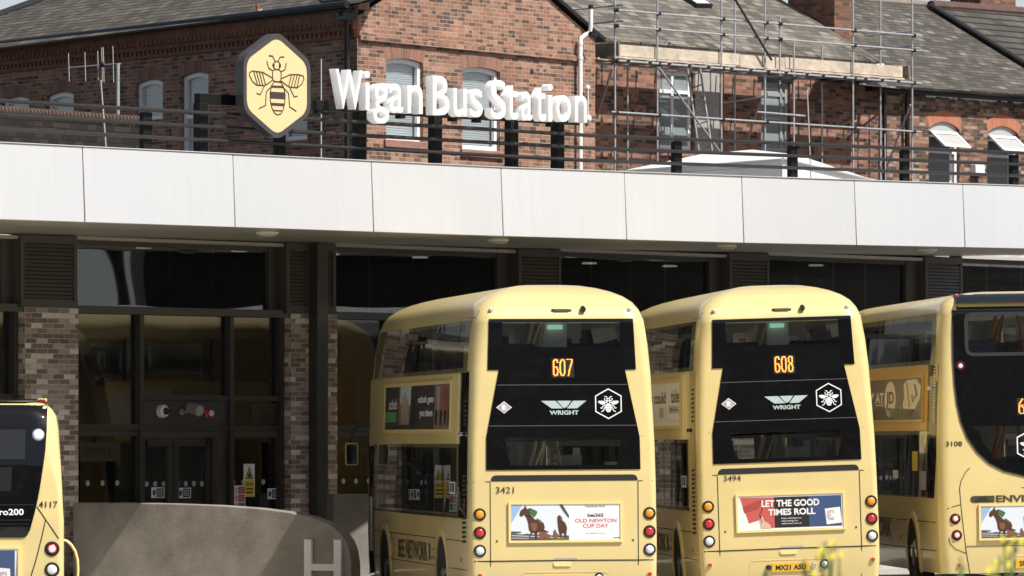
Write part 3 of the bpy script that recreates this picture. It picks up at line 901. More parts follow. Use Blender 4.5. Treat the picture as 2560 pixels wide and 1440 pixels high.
# ================================================================== LETTERED SIGN
LE = 4.58
lt = empty('lettered_sign', FP.p(3, 6.2, 4.1), 'big white raised letters reading Wigan Bus Station on a black steel frame', 'sign')
Ls = [('W', 840, 907, 174, 273), ('i', 913.5, 925, 178, 275), ('g', 934, 973, 208, 309), ('a', 975, 1008, 209, 282), ('n', 1019, 1057, 213, 284),
      ('B', 1082, 1124, 190, 288), ('u', 1134, 1167, 221, 292), ('s', 1176, 1207, 223, 293), ('S', 1228, 1265, 200, 298), ('t', 1268, 1296, 213, 299),
      ('a', 1304, 1331, 229, 301), ('t', 1341, 1365, 218, 303), ('i', 1370.5, 1382, 210, 304), ('o', 1391, 1428, 238, 304.5), ('n', 1438, 1468, 239, 306)]
for ch, u0, u1, v0, v1 in Ls:
    V, Fs = text_geo(ch, .004, .5, 5)
    s0, s1 = FP.S(u0, LE), FP.S(u1, LE)
    um = (u0 + u1) / 2
    z1, z0 = FP.Z(um, v0, LE), FP.Z(um, v1, LE)
    ax, bx = min(v[0] for v in V), max(v[0] for v in V); ay, by = min(v[1] for v in V), max(v[1] for v in V)
    k = MB()
    k.v = [FP.p(s0 + (v[0] - ax) / (bx - ax) * (s1 - s0), z0 + (v[1] - ay) / (by - ay) * (z1 - z0), LE if v[2] > 0 else LE - .15) for v in V]
    k.f = [list(f) for f in Fs]; k.uv = [[(0, 0)] * len(f) for f in Fs]; k.m = [0] * len(Fs)
    k.build('letter', M['acrylic'], lt, smooth=32)
k = MB()
_sa, _sb = FP.S(500, 4.05), FP.S(1440, 4.05)
_za, _zb = FP.Z(500, 247, 4.05), FP.Z(1440, 301, 4.05)
bz = lambda s: _za + (_zb - _za) * (s - _sa) / (_sb - _sa)
s0, s1 = FP.S(492, 4.05), FP.S(1442, 4.05)
k.pbox(FP, s0, s1, (bz(s0) - .08, bz(s1) - .08), (bz(s0) + .08, bz(s1) + .08), 3.99, 4.12); k.build('beam', M['post'], lt, bevel=.006)
for u in (501, 898, 1087, 1278, 1393):
    s = FP.S(u, 4.05); k = MB()
    k.pbox(FP, s - .09, s + .09, 6.2, bz(s) - .07, 3.98, 4.13); k.build('post', M['post'], lt, bevel=.006)
for u in (605, 795, 1000, 1130, 1190, 1375):
    s = FP.S(u, 4.05); k = MB(); k.pbox(FP, s - .06, s + .06, bz(s) - .13, bz(s) - .081, 4.0, 4.11); k.build('bracket', M['post'], lt)

# thin white rods standing on the station roof
for u, v0, tilt, lab in ((252, 200, .1, 'thin pale rod on the station roof below the aerial'), (803, 147, .0, 'thin pale rod on the station roof between the hexagon sign and the letters'),
                         (2018, 223, .08, 'thin pale rod in front of the scaffold, behind the canopy railing'), (2212, 334, .02, 'short thin pale rod in front of the dark downpipe')):
    b = FP.P(u, v0, 2.5); a = Vector((b.x + tilt, b.y, 6.2))
    k = MB(); k.tube([a, b], [.012, .010], 7)
    tag(k.build('roof_rod', M['frost'], smooth=60), lab, 'rod', 'thin rods on the station roof')

# ---- white hipped rooflight casing behind the railing
rw = empty('roof_hood', FP.p(14, 6.2, 0), 'low white hipped hood on the station roof below the scaffold', 'roof hood')
A, B_, C_ = at(1545, 429, 104), at(1957, 396, 100.5), at(2190, 452, 104.5)
T1, T2 = at(1750, 386, 106), at(1990, 386, 105)
TT = at(1880, 374, 107.5); D_ = A + C_ - B_
k = MB()
k.face([A, B_, T1]); k.face([B_, TT, T1]); k.face([B_, T2, TT]); k.face([B_, C_, T2]); k.face([C_, D_, TT, T2]); k.face([D_, A, T1, TT])
k.build('roof', M['whitegrp'], rw, smooth=10)
dn = Vector((0, 0, -.75)); ins = Vector((0, .12, 0))
k = MB()
lo = [A + ins, B_ + ins, C_ + ins, D_ - ins]
for i in range(4):
    a, b = lo[i], lo[(i + 1) % 4]
    k.face([a + dn, b + dn, b, a])
k.build('upstand', M['whitegrp'], rw)
k = MB(); k.tube([B_ + dn * .02, A], .02, 6); k.tube([B_, C_], .02, 6); k.build('edge_trim', M['frost'], rw)
k = MB(); k.tube([A.lerp(B_, .35) + Vector((0, -.02, -.1)), A.lerp(B_, .96) + Vector((0, -.02, -.13))], .006, 5); k.build('cable', M['greymetal'], rw)

# ================================================================== BRICK BUILDINGS
def wall(mb, pl, s0, s1, z0, z1, holes, depth=.14, e=0.0):
    """flat wall with rectangular openings (sa, sb, za, zb) and their reveals"""
    S = sorted({s0, s1} | {h[i] for h in holes for i in (0, 1)})
    Z = sorted({z0, z1} | {h[i] for h in holes for i in (2, 3)})
    for a, b in zip(S, S[1:]):
        for c, d in zip(Z, Z[1:]):
            m_, n_ = (a + b) / 2, (c + d) / 2
            if any(h[0] < m_ < h[1] and h[2] < n_ < h[3] for h in holes): continue
            q = [(a, c), (b, c), (b, d), (a, d)]
            mb.face([pl.p(x, y, e) for x, y in q], None, q)
    for a, b, c, d in holes:
        for (x0, y0), (x1, y1) in (((a, c), (a, d)), ((b, d), (b, c)), ((a, d), (b, d)), ((b, c), (a, c))):
            mb.face([pl.p(x0, y0, e), pl.p(x1, y1, e), pl.p(x1, y1, e - depth), pl.p(x0, y0, e - depth)], None,
                    [(x0, y0), (x1, y1), (x1 + .1, y1 + .1), (x0 + .1, y0 + .1)])

def arc_pts(a, b, z, rise, n=14):
    return [(a + (b - a) * i / n, z + rise * (1 - (2 * i / n - 1) ** 2)) for i in range(n + 1)]

def window(pl, par, a, b, c, d, rise=.0, arch=None, sill=None, frame='upvc', pane='winglass', blind=None, back='room', transom=None, band=.24, rec=.1, name='window', split=None):
    """window (pane) with frame, blind, brick arch and sill as its own pieces; a..b by c..d is the opening, d the springing line"""
    k = MB()
    top = arc_pts(a, b, d, rise) if rise else [(a, d), (b, d)]
    pg = [(b, c), ] + list(reversed(top)) + [(a, c)]
    k.face([pl.p(s, z, -rec - .02) for s, z in pg])
    w = k.build(name, M[pane], par)
    # frame ring
    fw = .085
    k = MB()
    it = arc_pts(a + fw, b - fw, d - fw * .9, rise * .9) if rise else [(a + fw, d - fw), (b - fw, d - fw)]
    o_ = [(a, c)] + top + [(b, c)]; i_ = [(a + fw, c + fw)] + it + [(b - fw, c + fw)]
    rows = [[pl.p(s, z, -rec - .05) for s, z in o_], [pl.p(s, z, -rec + .02) for s, z in o_], [pl.p(s, z, -rec + .02) for s, z in i_], [pl.p(s, z, -rec - .05) for s, z in i_]]
    k.grid(rows, close=True)
    for t in transom or []:
        k.pbox(pl, a + fw, b - fw, t - .035, t + .035, -rec - .05, -rec + .02)
    for t in split or []:
        k.pbox(pl, t - .03, t + .03, c + fw, d - .02, -rec - .05, -rec + .02)
    k.build('frame', M[frame], w)
    if blind:
        k = MB(); z = c + .02
        while z < d + rise * .6:
            k.hexa([pl.p(a + .01, z, -rec - .10), pl.p(b - .01, z, -rec - .10), pl.p(b - .01, z, -rec - .13), pl.p(a + .01, z, -rec - .13)],
                   [pl.p(a + .01, z + .036, -rec - .085), pl.p(b - .01, z + .036, -rec - .085), pl.p(b - .01, z + .036, -rec - .115), pl.p(a + .01, z + .036, -rec - .115)])
            z += .045
        k.build('blind', M[blind], w)
    k = MB(); k.face([pl.p(a - .3, c - .2, -.42), pl.p(b + .3, c - .2, -.42), pl.p(b + .3, d + rise + .2, -.42), pl.p(a - .3, d + rise + .2, -.42)])
    k.build('backing', M[back], w)
    if arch:
        k = MB()
        lo = arc_pts(a, b, d, rise); hi = arc_pts(a - .07, b + .07, d + band * .93, rise + .02)
        L = 0; n = len(lo)
        F_ = [pl.p(s, z, .006) for s, z in lo]; T_ = [pl.p(s, z, .006) for s, z in hi]; Bk = [pl.p(s, z, -.13) for s, z in lo]; Tb = [pl.p(s, z, -.05) for s, z in hi]
        for i in range(n - 1):
            l = (F_[i + 1] - F_[i]).length
            k.face([F_[i], F_[i + 1], T_[i + 1], T_[i]], None, [(L, .2), (L + l, .2), (L + l, .2 + band), (L, .2 + band)])
            k.face([Bk[i], Bk[i + 1], F_[i + 1], F_[i]], None, [(L, .2), (L + l, .2), (L + l, .3), (L, .3)])
            k.face([T_[i], T_[i + 1], Tb[i + 1], Tb[i]], None, [(L, .2), (L + l, .2), (L + l, .3), (L, .3)])
            L += l
        k.face([F_[0], T_[0], Tb[0], Bk[0]]); k.face([T_[-1], F_[-1], Bk[-1], Tb[-1]])
        k.build('brick_arch', M[arch], w)
    if sill:
        k = MB(); k.pbox(pl, a - .08, b + .1, c - .15, c - .005, -.12, .06)
        k.build('sill', M[sill], w, bevel=.012)
    return w

# ---- corner house: shaded flank (LW) and sunlit gable (GW)
LW = PL(-2.912, 107, -54); GW = PL(-2.912, 107, 54)
hs_ = empty('brick_house', LW.p(0, 0, 0), 'large red brick house with a sunlit gable and a shaded flank under a slate roof', 'house')
lwin = []
for u0, u1, vt, vb in ((452, 521, 190, 470), (339, 407, 208, 300), (116, 184, 239, 330), (5, 72, 251, 335), (702, 768, 150, 351), (-115, -50, 265, 360)):
    a, b = LW.S(u0), LW.S(u1); um = (u0 + u1) / 2
    lwin.append((a, b, LW.Z(um, vb), LW.Z(um, vt)))
m = MB()
wall(m, LW, -17.5, 0, 0, 10.35, [(a, b, c, d + .2) for a, b, c, d in lwin])
wall(m, GW, 0, 7.77, 0, 10.3, [])if False else None
gwin = []
for u0, u1, vt, vb in ((965, 1058, 150, 348), (1156, 1250, 172, 372)):
    a, b = GW.S(u0), GW.S(u1); um = (u0 + u1) / 2
    gwin.append((a, b, GW.Z(u0, vb), GW.Z(u0, vt)))
wall(m, GW, 0, 7.77, 0, 10.3, [(a, b, c, d + .2) for a, b, c, d in gwin])
tri = [(0, 10.3), (7.77, 10.3), (3.9, 12.05)]
m.face([GW.p(s, z) for s, z in tri], None, tri)
# far flank
e1 = GW.p(7.77, 0); bk = Vector((-LW.d[0], -LW.d[1], 0))
m.face([e1, e1 + bk * 14, e1 + bk * 14 + Vector((0, 0, 10.3)), e1 + Vector((0, 0, 10.3))])
m.build('wall', M['brick_gable'], hs_, merge=False)
for i, (a, b, c, d) in enumerate(lwin):
    window(LW, hs_, a, b, c, d, .07, 'voussoir', 'redstone' if i == 4 else None, 'upvc', 'winglass', 'blind', transom=[LW.Z(487, 290)] if i == 0 else None)
for a, b, c, d in gwin:
    window(GW, hs_, a, b, c, d, .06, 'voussoir', 'redstone', 'upvc', 'winglass', 'blind')
# string course and putlog hole on the gable, cornice on the flank
m = MB()
m.pbox(GW, 0.02, 7.3, (9.86, 9.83), (9.95, 9.92), -.02, .07); m.pbox(GW, 0.02, 7.3, (9.93, 9.9), (9.98, 9.95), -.02, .03)
m.build('string_course', M['brick_gable'], hs_)
m = MB(); m.disc(GW.P(1330, 179, .005), Vector((GW.n[0], GW.n[1], 0)), .05); m.build('wall_vent', M['slot'], hs_)
m = MB()
m.pbox(LW, -17.5, 0, 10.14, 10.42, -.02, .17); m.pbox(LW, -17.5, 0, 10.05, 10.14, -.02, .1); m.pbox(LW, -17.5, 0, 9.9, 9.96, -.02, .06)
s = -17.4
while s < -.1:
    m.pbox(LW, s, s + .1, 9.96, 10.05, -.02, .06); m.pbox(LW, s + .02, s + .12, 10.15, 10.22, .1, .19)
    s += .16
m.build('cornice', M['terracotta'], hs_, merge=False)
m = MB(); m.tube([LW.p(-17.6, 10.44, .3), LW.p(.12, 10.5, .3)], .075, 8); m.pbox(LW, -17.6, .1, 10.4, 10.5, .12, .24)
m.build('gutter', M['gutter'], hs_)
m = MB()
m.tube([LW.p(-.12, 10.36, .3), LW.p(-.1, 10.2, .16), LW.p(-.1, 0, .16)], .055, 8); m.pbox(LW, -.26, .06, 10.22, 10.36, .06, .3)
m.build('downpipe', M['gutter'], hs_, smooth=50)
m = MB()
q = [GW.P(1477, 20, .2), GW.P(1477, 68, .2), GW.P(1474, 82, .17), GW.P(1462, 88, .15), GW.P(1453, 95, .13), GW.P(1451, 112, .12), GW.p(GW.S(1451, .12), 0, .12)]
m.tube(q, .045, 10)
for v in (104, 140, 330): m.tube([GW.P(1451, v, .12), GW.P(1451, v + 8, .12)], .056, 10)
m.build('soil_pipe', M['white'], hs_, smooth=50)
m = MB(); m.tube([GW.P(1477, 22, .2), GW.P(1477, 12, .2)], .052, 10); m.build('pipe_cowl', M['gutter'], hs_)
m = MB(); m.disc(GW.P(1469, 219, .1), Vector((GW.n[0], GW.n[1], 0)), .05, dome=.04); m.tube([GW.P(1470, 222, .05), GW.P(1471, 300, .05)], .012, 6); m.disc(GW.P(1472, 296, .06), Vector((GW.n[0], GW.n[1], 0)), .07, dome=.04)
m.build('wall_light', M['white'], hs_)
def slope(pl, e, z, pitch):
    p0 = pl.p(0, z, e); t = R(pitch)
    return p0, Vector((pl.n[0] * math.sin(t), pl.n[1] * math.sin(t), math.cos(t)))
def roof(name, par, pts, pn, m_, thick=.04):
    a = [ray(u, v, *pn) for u, v in pts]
    k = MB(); n = pn[1]
    k.face(a); k.face([p - n * thick for p in reversed(a)])
    for i in range(len(a)):
        j = (i + 1) % len(a)
        k.face([a[j], a[i], a[i] - n * thick, a[j] - n * thick])
    return k.build(name, M[m_], par, merge=False)
PN_L = slope(LW, .3, 10.5, 24)
rf = roof('roof', hs_, [(897, 6), (-70, 127), (-70, 66), (0, 39), (112, -1), (240, -50), (950, -160), (955, -12)], PN_L, 'slate_b')
m = MB(); m.tube([ray(-70, 66, *PN_L), ray(0, 39, *PN_L), ray(112, -1, *PN_L), ray(240, -50, *PN_L)], .11, 8); m.build('ridge_tiles', M['lead'], rf)
b0 = ray(644, 33, *PN_L)
m = MB(); m.tube([b0 - Vector((0, 0, .1)), b0 + Vector((0, 0, .13))], .035, 10); m.tube([b0 + Vector((0, 0, .12)), b0 + Vector((0, 0, .17))], .042, 10)
m.build('vent_pipe', mat('red_clay', (.3, .09, .05), .7), rf)
m = MB(); a_, b_ = ray(616, 41, *PN_L), ray(655, 34, *PN_L); up = Vector((0, 0, .03)); m.face([a_ + up, b_ + up, b_ + up + Vector((0, .2, .09)), a_ + up + Vector((.25, .2, .09))]); m.build('flashing', M['frost'], rf)
m = MB(); a_, b_ = ray(803, 8, *PN_L), ray(872, 0, *PN_L); up = Vector((0, 0, .03)); m.face([a_ + up, b_ + up, b_ + up + Vector((0, .6, .27)), a_ + up + Vector((0, .6, .27))]); m.build('lead_flashing', M['lead'], rf)
m = MB()
for (s0, z0), (s1, z1) in (((8.0, 10.26), (3.9, 12.1)), ((-.2, 10.36), (3.9, 12.1))):
    a, b = GW.p(s0, z0, .1), GW.p(s1, z1, .1); w = Vector((0, 0, .08)); o_ = Vector((GW.n[0], GW.n[1], 0)) * .3
    m.hexa([a - o_, a, b, b - o_], [a - o_ + w, a + w, b + w, b - o_ + w])
m.build('verge', M['gutter'], hs_)
m = MB(); m.pbox(GW, -.18, .16, 10.42, 10.56, -.1, .17); m.build('kneeler', M['redstone'], hs_)
r1, r2 = GW.p(3.9, 12.1, 0), GW.p(8.0, 10.28, 0)
m = MB(); m.face([r2, r2 + bk * 14, r1 + bk * 14, r1]); m.build('roof', M['slate_l'], hs_)
m = MB(); m.tube([GW.P(1475, 84, .3), GW.P(1490, 91, .3), GW.P(1498, 90, .35)], .05, 8); m.build('gutter_end', M['gutter'], hs_)

# ---- low wall with a ridged coping in front of the house
PW = PL(-7.9, 98, 54)
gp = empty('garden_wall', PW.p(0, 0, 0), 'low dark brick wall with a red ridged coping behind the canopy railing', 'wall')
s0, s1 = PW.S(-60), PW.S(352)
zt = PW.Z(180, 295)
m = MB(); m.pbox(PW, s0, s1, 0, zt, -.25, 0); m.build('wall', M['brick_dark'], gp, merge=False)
m = MB(); s = s0
while s < PW.S(349):
    a = PW.p(s, zt + .045, .02); m.tube([a, PW.p(s + .085, zt + .055, -.02), PW.p(s + .09, zt + .045, -.02)], [.075, .068, .05], 8); s += .095
m.build('coping', M['copingred'], gp, smooth=50)

# ---- television aerial
ae = empty('tv_aerial', at(295, 300, 104), 'thin television aerial with upright bars on a grey mast by the brick house', 'aerial')
m = MB(); m.tube([at(295, 330, 104), at(295, 158, 104)], .032, 8); m.build('mast', M['greymetal'], ae, smooth=60)
m = MB(); m.tube([at(172, 169, 104.6), at(301, 159, 104)], .014, 6); m.build('boom', M['greymetal'], ae, smooth=60)
for u, v0, v1 in ((171, 133, 204), (212, 130, 203), (244, 127, 200), (254, 118, 204), (258, 118, 206), (282, 115, 206)):
    m = MB(); m.tube([at(u, v0, 104.3), at(u + 2, v1, 104.3)], .008, 6); m.build('element', mat('pale_alloy', (.5, .47, .42), .4) if u == 171 else bpy.data.materials['pale_alloy'], ae)
m = MB(); m.lathe(at(257, 162, 104.25), (0, -1, .1), [(.005, 0), (.05, 0), (.055, .05), (.02, .08), (.002, .08)], n=12); m.build('clamp', M['gutter'], ae)

# ---- terraced house behind the scaffold
SB = PL(1.713, 116, 48)
th = empty('terraced_house', SB.p(4, 0, 0), 'red brick terraced house behind the scaffold with a pale slate roof', 'house')
sw = []
for u0, u1, vt, vb in ((1649, 1734, 178, 374), (1903, 1976, 205, 379)):
    um = (u0 + u1) / 2
    sw.append((SB.S(u0), SB.S(u1), SB.Z(um, vb), SB.Z(um, vt)))
sR = SB.S(2199)
m = MB(); wall(m, SB, -3, sR, 0, 10.5, sw); m.build('wall', M['brick_scaf'], th, merge=False)
a, b, c, d = sw[0]
window(SB, th, a, b, c, d, 0, None, 'redstone', 'upvc', 'skyglass', None, transom=[SB.Z(1690, 229)], split=[a + (b - a) * .46])
a, b, c, d = sw[1]
window(SB, th, a, b, c, d, 0, None, None, 'upvcg', 'skyglass', None, transom=[SB.Z(1940, 296), SB.Z(1940, 236)], split=[a + (b - a) * .78])
m = MB(); m.pbox(SB, SB.S(1737), SB.S(1797), 7.6, 10.2, -.02, .015); m.build('render_patch', M['render'], th)
m = MB(); m.pbox(SB, sw[1][0] - .1, sw[1][1] + .1, sw[1][3], sw[1][3] + .22, -.1, .02); m.build('lintel', M['gutter'], th)
m = MB(); m.pbox(SB, -3, sR, 10.27, 10.45, -.02, .12); m.build('fascia_board', M['upvc'], th)
m = MB()
for u in (1524, 1594, 1665):
    c = SB.P(u, 112, .17); m.tube([c + Vector((-.03, 0, .05)), c + Vector((-.02, 0, -.04)), c + Vector((.05, 0, -.04)), c + Vector((.07, 0, .05))], .014, 6)
m.build('gutter_brackets', M['gutter'], th)
PN_S = slope(SB, .22, 10.47, 28)
rf = roof('roof', th, [(1330, 86), (2199, 154.5), (2120, 107), (1980, 20), (1860, -55), (1330, -70)], PN_S, 'slate_l', .05)
m = MB()
vp = [(2199, 154.5), (2120, 107), (1980, 20), (1860, -55)]
m.tube([ray(u, v, *PN_S) + Vector((0, 0, .0)) for u, v in vp], .035, 6); m.build('verge', M['ridge'], rf)
sk = [(1739, 20), (1779, 21), (1730, -12), (1690, -12)]
q = [ray(u, v, *PN_S) for u, v in sk]; n = PN_S[1]
k = MB(); k.prism([p + n * .09 for p in q], [p for p in q]); fo = k.build('skylight', M['gutter'], rf)
ctr = sum(q, Vector()) / 4
k = MB(); k.face([ctr + (p - ctr) * .84 + n * .094 for p in q]); k.build('pane', mat('skylight_glass', (.62, .68, .74), .1), fo)

# ---- next terraced house with two red-arched windows
t2 = empty('terraced_house', SB.p(13, 0, 0), 'mottled brown brick terraced house with red window arches and a weathered slate roof', 'house')
rw_ = []
for u0, u1, vt, vb in ((2322, 2399, 322, 520), (2469, 2546, 333, 530)):
    rw_.append((SB.S(u0), SB.S(u1), SB.Z(u0, vb), SB.Z((u0 + u1) / 2, vt)))
m = MB(); wall(m, SB, sR, 22, 0, 9.98, [(a, b, c, d + .22) for a, b, c, d in rw_]); m.build('wall', M['brick_brown'], t2, merge=False)
for (a, b, c, d), u in zip(rw_, (2322, 2469)):
    w = window(SB, t2, a, b, c, d, .16, 'voussoir_red', None, 'upvc', 'dimglass', None, transom=[SB.Z(u, 377 if u == 2322 else 388), d - .03], split=[a + (b - a) * .8])
    # top light swung open
    z1 = d - .06; z0 = SB.Z(u, 370 if u == 2322 else 380)
    fn = lambda s, t, o=0: SB.p(s, z1 - t * (z1 - z0) * .93, .0 + t * .42 + o)
    q = [(a + .02, 0), (b - .14, 0), (b - .14, 1), (a + .02, 1)]
    i_ = [(a + .11, .17), (b - .23, .17), (b - .23, .84), (a + .11, .84)]
    k = MB()
    k.grid([[fn(s, t, -.03) for s, t in q], [fn(s, t, .03) for s, t in q], [fn(s, t, .03) for s, t in i_], [fn(s, t, -.03) for s, t in i_]], close=True)
    k.build('open_light', M['upvc'], w)
    k = MB(); k.face([fn(s, t) for s, t in i_]); k.build('light_pane', M['frost'], w)
    k = MB()
    top = arc_pts(a + .03, b - .03, d - .03, .15)
    k.face([SB.p(s, z, -.06) for s, z in [(a + .03, d - .06), (b - .03, d - .06)] + list(reversed(top))]); k.build('arch_panel', M['frost'], w)
m = MB(); m.tube([SB.p(sR - .6, 9.98, .26), SB.p(22, 10.0, .26)], .07, 8); m.pbox(SB, sR - .5, 22, 9.84, 10.02, -.02, .2); m.build('gutter', M['gutter'], t2)
m = MB()
for i in range(26):
    u = random.uniform(2308, 2560); s = SB.S(u); w_ = random.uniform(.1, .4); z = 9.845 - .006 * random.random(); hgt = random.uniform(.012, .05)
    n_ = 6
    top = [(s + w_ * j / n_, z) for j in range(n_ + 1)]; bot = [(s + w_ * j / n_, z - hgt * random.uniform(.3, 1)) for j in range(n_ + 1)]
    for j in range(n_): m.face([SB.p(*bot[j], .015), SB.p(*bot[j + 1], .015), SB.p(*top[j + 1], .02), SB.p(*top[j], .02)])
m.tube([SB.P(2504, 246, .1), SB.P(2507, 240, .2), SB.P(2511, 231, .3)], .012, 5)
m.build('peeling_paint', M['white'], t2, merge=False)
m = MB(); m.tube([SB.p(sR + .02, 9.9, .12), SB.p(sR + .02, 0, .12)], .05, 8); m.build('downpipe', M['gutter'], t2, smooth=60)
m = MB(); m.tube([SB.P(2270, 222, .2), SB.p(SB.S(2268, .12), 9.6, .12), SB.p(SB.S(2268, .12), 0, .12)], .055, 8); m.build('downpipe', M['gutter'], t2, smooth=60)
m = MB(); m.pbox(SB, SB.S(2425), SB.S(2448), SB.Z(2436, 434), SB.Z(2436, 412), 0, .16); m.build('vent_box', M['white'], t2, bevel=.01)
PN_R = slope(SB, .28, 10.05, 28)
rf2 = roof('roof', t2, [(2050, 202), (2660, 242), (2660, 220), (2326, 13), (2050, -7)], PN_R, 'slate_d', .05)
rdg = [ray(u, v, *PN_R) for u, v in ((2050, -7), (2326, 13))]
m = MB(); n_ = 22
for i in range(n_):
    a, b = rdg[0].lerp(rdg[1], i / n_), rdg[0].lerp(rdg[1], (i + .97) / n_)
    m.tube([a, b], [.085, .1], 8)
m.build('ridge_tiles', M['ridge'], rf2, smooth=40)
PN_C = PN_R
cz = ray(2086, 128, *PN_R)
ch = PL(cz.x, cz.y, 48)
m = MB(); m.pbox(ch, 0, .58, cz.z - 1.2, cz.z + 3.2, -1.3, 0); cho = m.build('chimney', M['brick_chim'], rf2, merge=False)

# ---- house with a tiled roof at the right edge
t3 = empty('tiled_house', SB.p(21, 0, 0), 'house at the right edge with a dark tiled roof and red ridge', 'house')
PN_T = (PN_R[0] + PN_R[1] * .09, PN_R[1])
roof('roof', t3, [(2327, 14), (2680, 232), (2680, 40), (2560, 31)], PN_T, 'tile', .06)
rr = [ray(u, v, *PN_T) for u, v in ((2327, 14), (2560, 31), (2680, 41))]
m = MB()
for i in range(30):
    a, b = rr[0].lerp(rr[2], i / 30), rr[0].lerp(rr[2], (i + .96) / 30); m.tube([a, b], [.12, .14], 8)
m.build('ridge_tiles', M['ridgered'], t3, smooth=40)
m = MB(); m.tube([ray(2327, 14, *PN_T) + Vector((0, 0, .02)), ray(2680, 232, *PN_T) + Vector((0, 0, .02))], .055, 6); m.build('verge', M['lead'], t3)
m = MB(); wall(m, SB, 22.0, 34, 0, 10.0, []); m.build('wall', M['brick_brown'], t3, merge=False)
c2 = at(2452, 30, rr[1].y + 1.0); cp = PL(c2.x, c2.y, 48)
m = MB(); m.pbox(cp, 0.0, 1.5, c2.z - 1, c2.z + .05, -1, .0); m.pbox(cp, .06, 1.44, c2.z + .05, c2.z + 2, -.95, -.06)
m.build('chimney', M['brick_chim'], t3, merge=False)

# ================================================================== SCAFFOLD
sf = empty('scaffold', SB.p(6, 0, 1), 'galvanised tube scaffold with a plank platform along the terraced house eaves', 'scaffold')
EF, EI = 1.35, .28
def pole(name, pts, r=.0215, mt='greymetal'):
    k = MB(); k.tube(pts, r, 9); return k.build(name, M[mt], sf, smooth=60)
def clamp(p, mt='darkmetal', sz=.075):
    k = MB(); k.box(p, (sz, sz * 1.2, sz), rz=R(random.uniform(20, 70))); k.tube([p + Vector((-.05, -.05, .0)), p + Vector((.05, -.05, .01))], .014, 6)
    return k.build('coupler', M[mt], sf, bevel=.012)
zof = lambda u, v, e=EF: SB.Z(u, v, e)
zg1 = (zof(1541, 25) + zof(2300, 91)) / 2; zg2 = (zof(1541, 64) + zof(2300, 129)) / 2
zl = (zof(1541, 149) + zof(2300, 212)) / 2; zm = (zof(1541, 277) + zof(2297, 334)) / 2
fronts = [1538, 1644, 1804, 1913, 2133, 2281]
for u in fronts:
    s = SB.S(u, EF); pole('standard', [SB.p(s, 0, EF), SB.p(s - .01, 13.2, EF)])
    for z in (zg1, zg2, zl, zm): clamp(SB.p(s, z, EF + .03))
for u, v0, v1 in ((1945, 41, 211), (1980, 105, 380)):
    s = SB.S(u, EF); pole('standard', [SB.p(s, zof(u, v1), EF + .05), SB.p(s, zof(u, v0), EF + .05)])
    clamp(SB.p(s, zof(u, 195), EF + .06))
s = SB.S(1945, EF); clamp(SB.p(s, zg1, EF + .06)); clamp(SB.p(s, zg2, EF + .06))
for u, top in ((1569, 165), (1837, -40), (2055, 112), (2201, -40)):
    s = SB.S(u, EI); pole('standard', [SB.p(s, 0, EI), SB.p(s, SB.Z(u, top, EI), EI)])
sA, sB = SB.S(1536, EF), SB.S(2300, EF)
for z in (zg1, zg2): pole('guard_rail', [SB.p(sA, z, EF + .05), SB.p(sB, z, EF + .05)])
pole('ledger', [SB.p(sA, zl, EF + .05), SB.p(sB, zl, EF + .05)], .025)
pole('ledger', [SB.p(sA - .15, zm, EF + .05), SB.p(sB, zm, EF + .05)])
pole('ledger', [SB.p(SB.S(1490, EI), zl + .02, EI + .05), SB.p(SB.S(2240, EI), zl + .02, EI + .05)])
pole('ledger', [SB.P(1893, 280, EF + .07), SB.P(2012, 290, EF + .07)])
for s in (sA, SB.S(2281, EF)):
    for z in (zg1 + .08, zg2 + .08): pole('end_rail', [SB.p(s + .03, z + .02, EF + .22), SB.p(s + .03, z - .02, EI - .2)])
pole('brace', [SB.P(1833, -10, EF + .1), SB.P(1929, 150, EF + .1)], .026, 'darkmetal')
pole('brace', [SB.P(1647, 169, EF + .1), SB.P(1800, 380, EF + .1)])
pole('brace', [SB.P(1530, 172, EF - .1), SB.P(1492, 296, EI)])
pole('brace', [SB.P(2276, 262, EF - .1), SB.P(2214, 425, EI)])
pole('brace', [SB.P(1903, 250, EF - .1), SB.P(1866, 355, EI)])
pole('transom', [SB.P(1915, 241, EF), SB.P(1811, 257, EI)])
pole('transom', [SB.P(2138, 303, EF), SB.P(2103, 309, EI)])
# toe boards, platform planks and the putlogs that carry them
zt0 = (zof(1552, 105.5) + zof(2262, 171)) / 2; zt1 = zt0 - .235
cuts = [SB.S(1551, EF), SB.S(1855, EF), SB.S(1968, EF), SB.S(2262, EF)]
for i, (a, b) in enumerate(zip(cuts, cuts[1:])):
    k = MB(); dz = (0, -.012, .004)[i]
    k.pbox(SB, a + .005, b - .005, zt1 + dz, zt0 + dz, EF - .1, EF - .06 + .004 * i); k.build('toe_board', M['wood'], sf, bevel=.006)
k = MB(); k.pbox(SB, cuts[0] - .08, cuts[0] - .04, zt1, zt0 + .03, EI - .1, EF + .02); k.build('toe_board', M['wooddark'], sf, bevel=.006)
k = MB(); k.pbox(SB, cuts[-1] + .06, cuts[-1] + .1, zt1 - .02, zt0 + .02, EI + .3, EF + .06); k.build('toe_board', M['wooddark'], sf, bevel=.006)
for j, e0 in enumerate((.36, .575, .93, 1.135)):
    for a, b in ((cuts[0] - .15, cuts[1]), (cuts[1] - .2, cuts[3])):
        k = MB(); k.pbox(SB, a, b, zt1 - .045, zt1 - .008 + random.uniform(-.004, .004), e0, e0 + .205); k.build('plank', M['wood' if (j % 2) else 'wooddark'], sf)
for k_ in range(15):
    s = cuts[0] + (cuts[-1] - cuts[0]) * (k_ + .25 + random.uniform(-.15, .15)) / 14.6
    pole('putlog', [SB.p(s, zt1 - .075, EF + .16), SB.p(s, zt1 - .07, EI - .22)])
    clamp(SB.p(s, zt1 - .1, EF + .05), sz=.06)
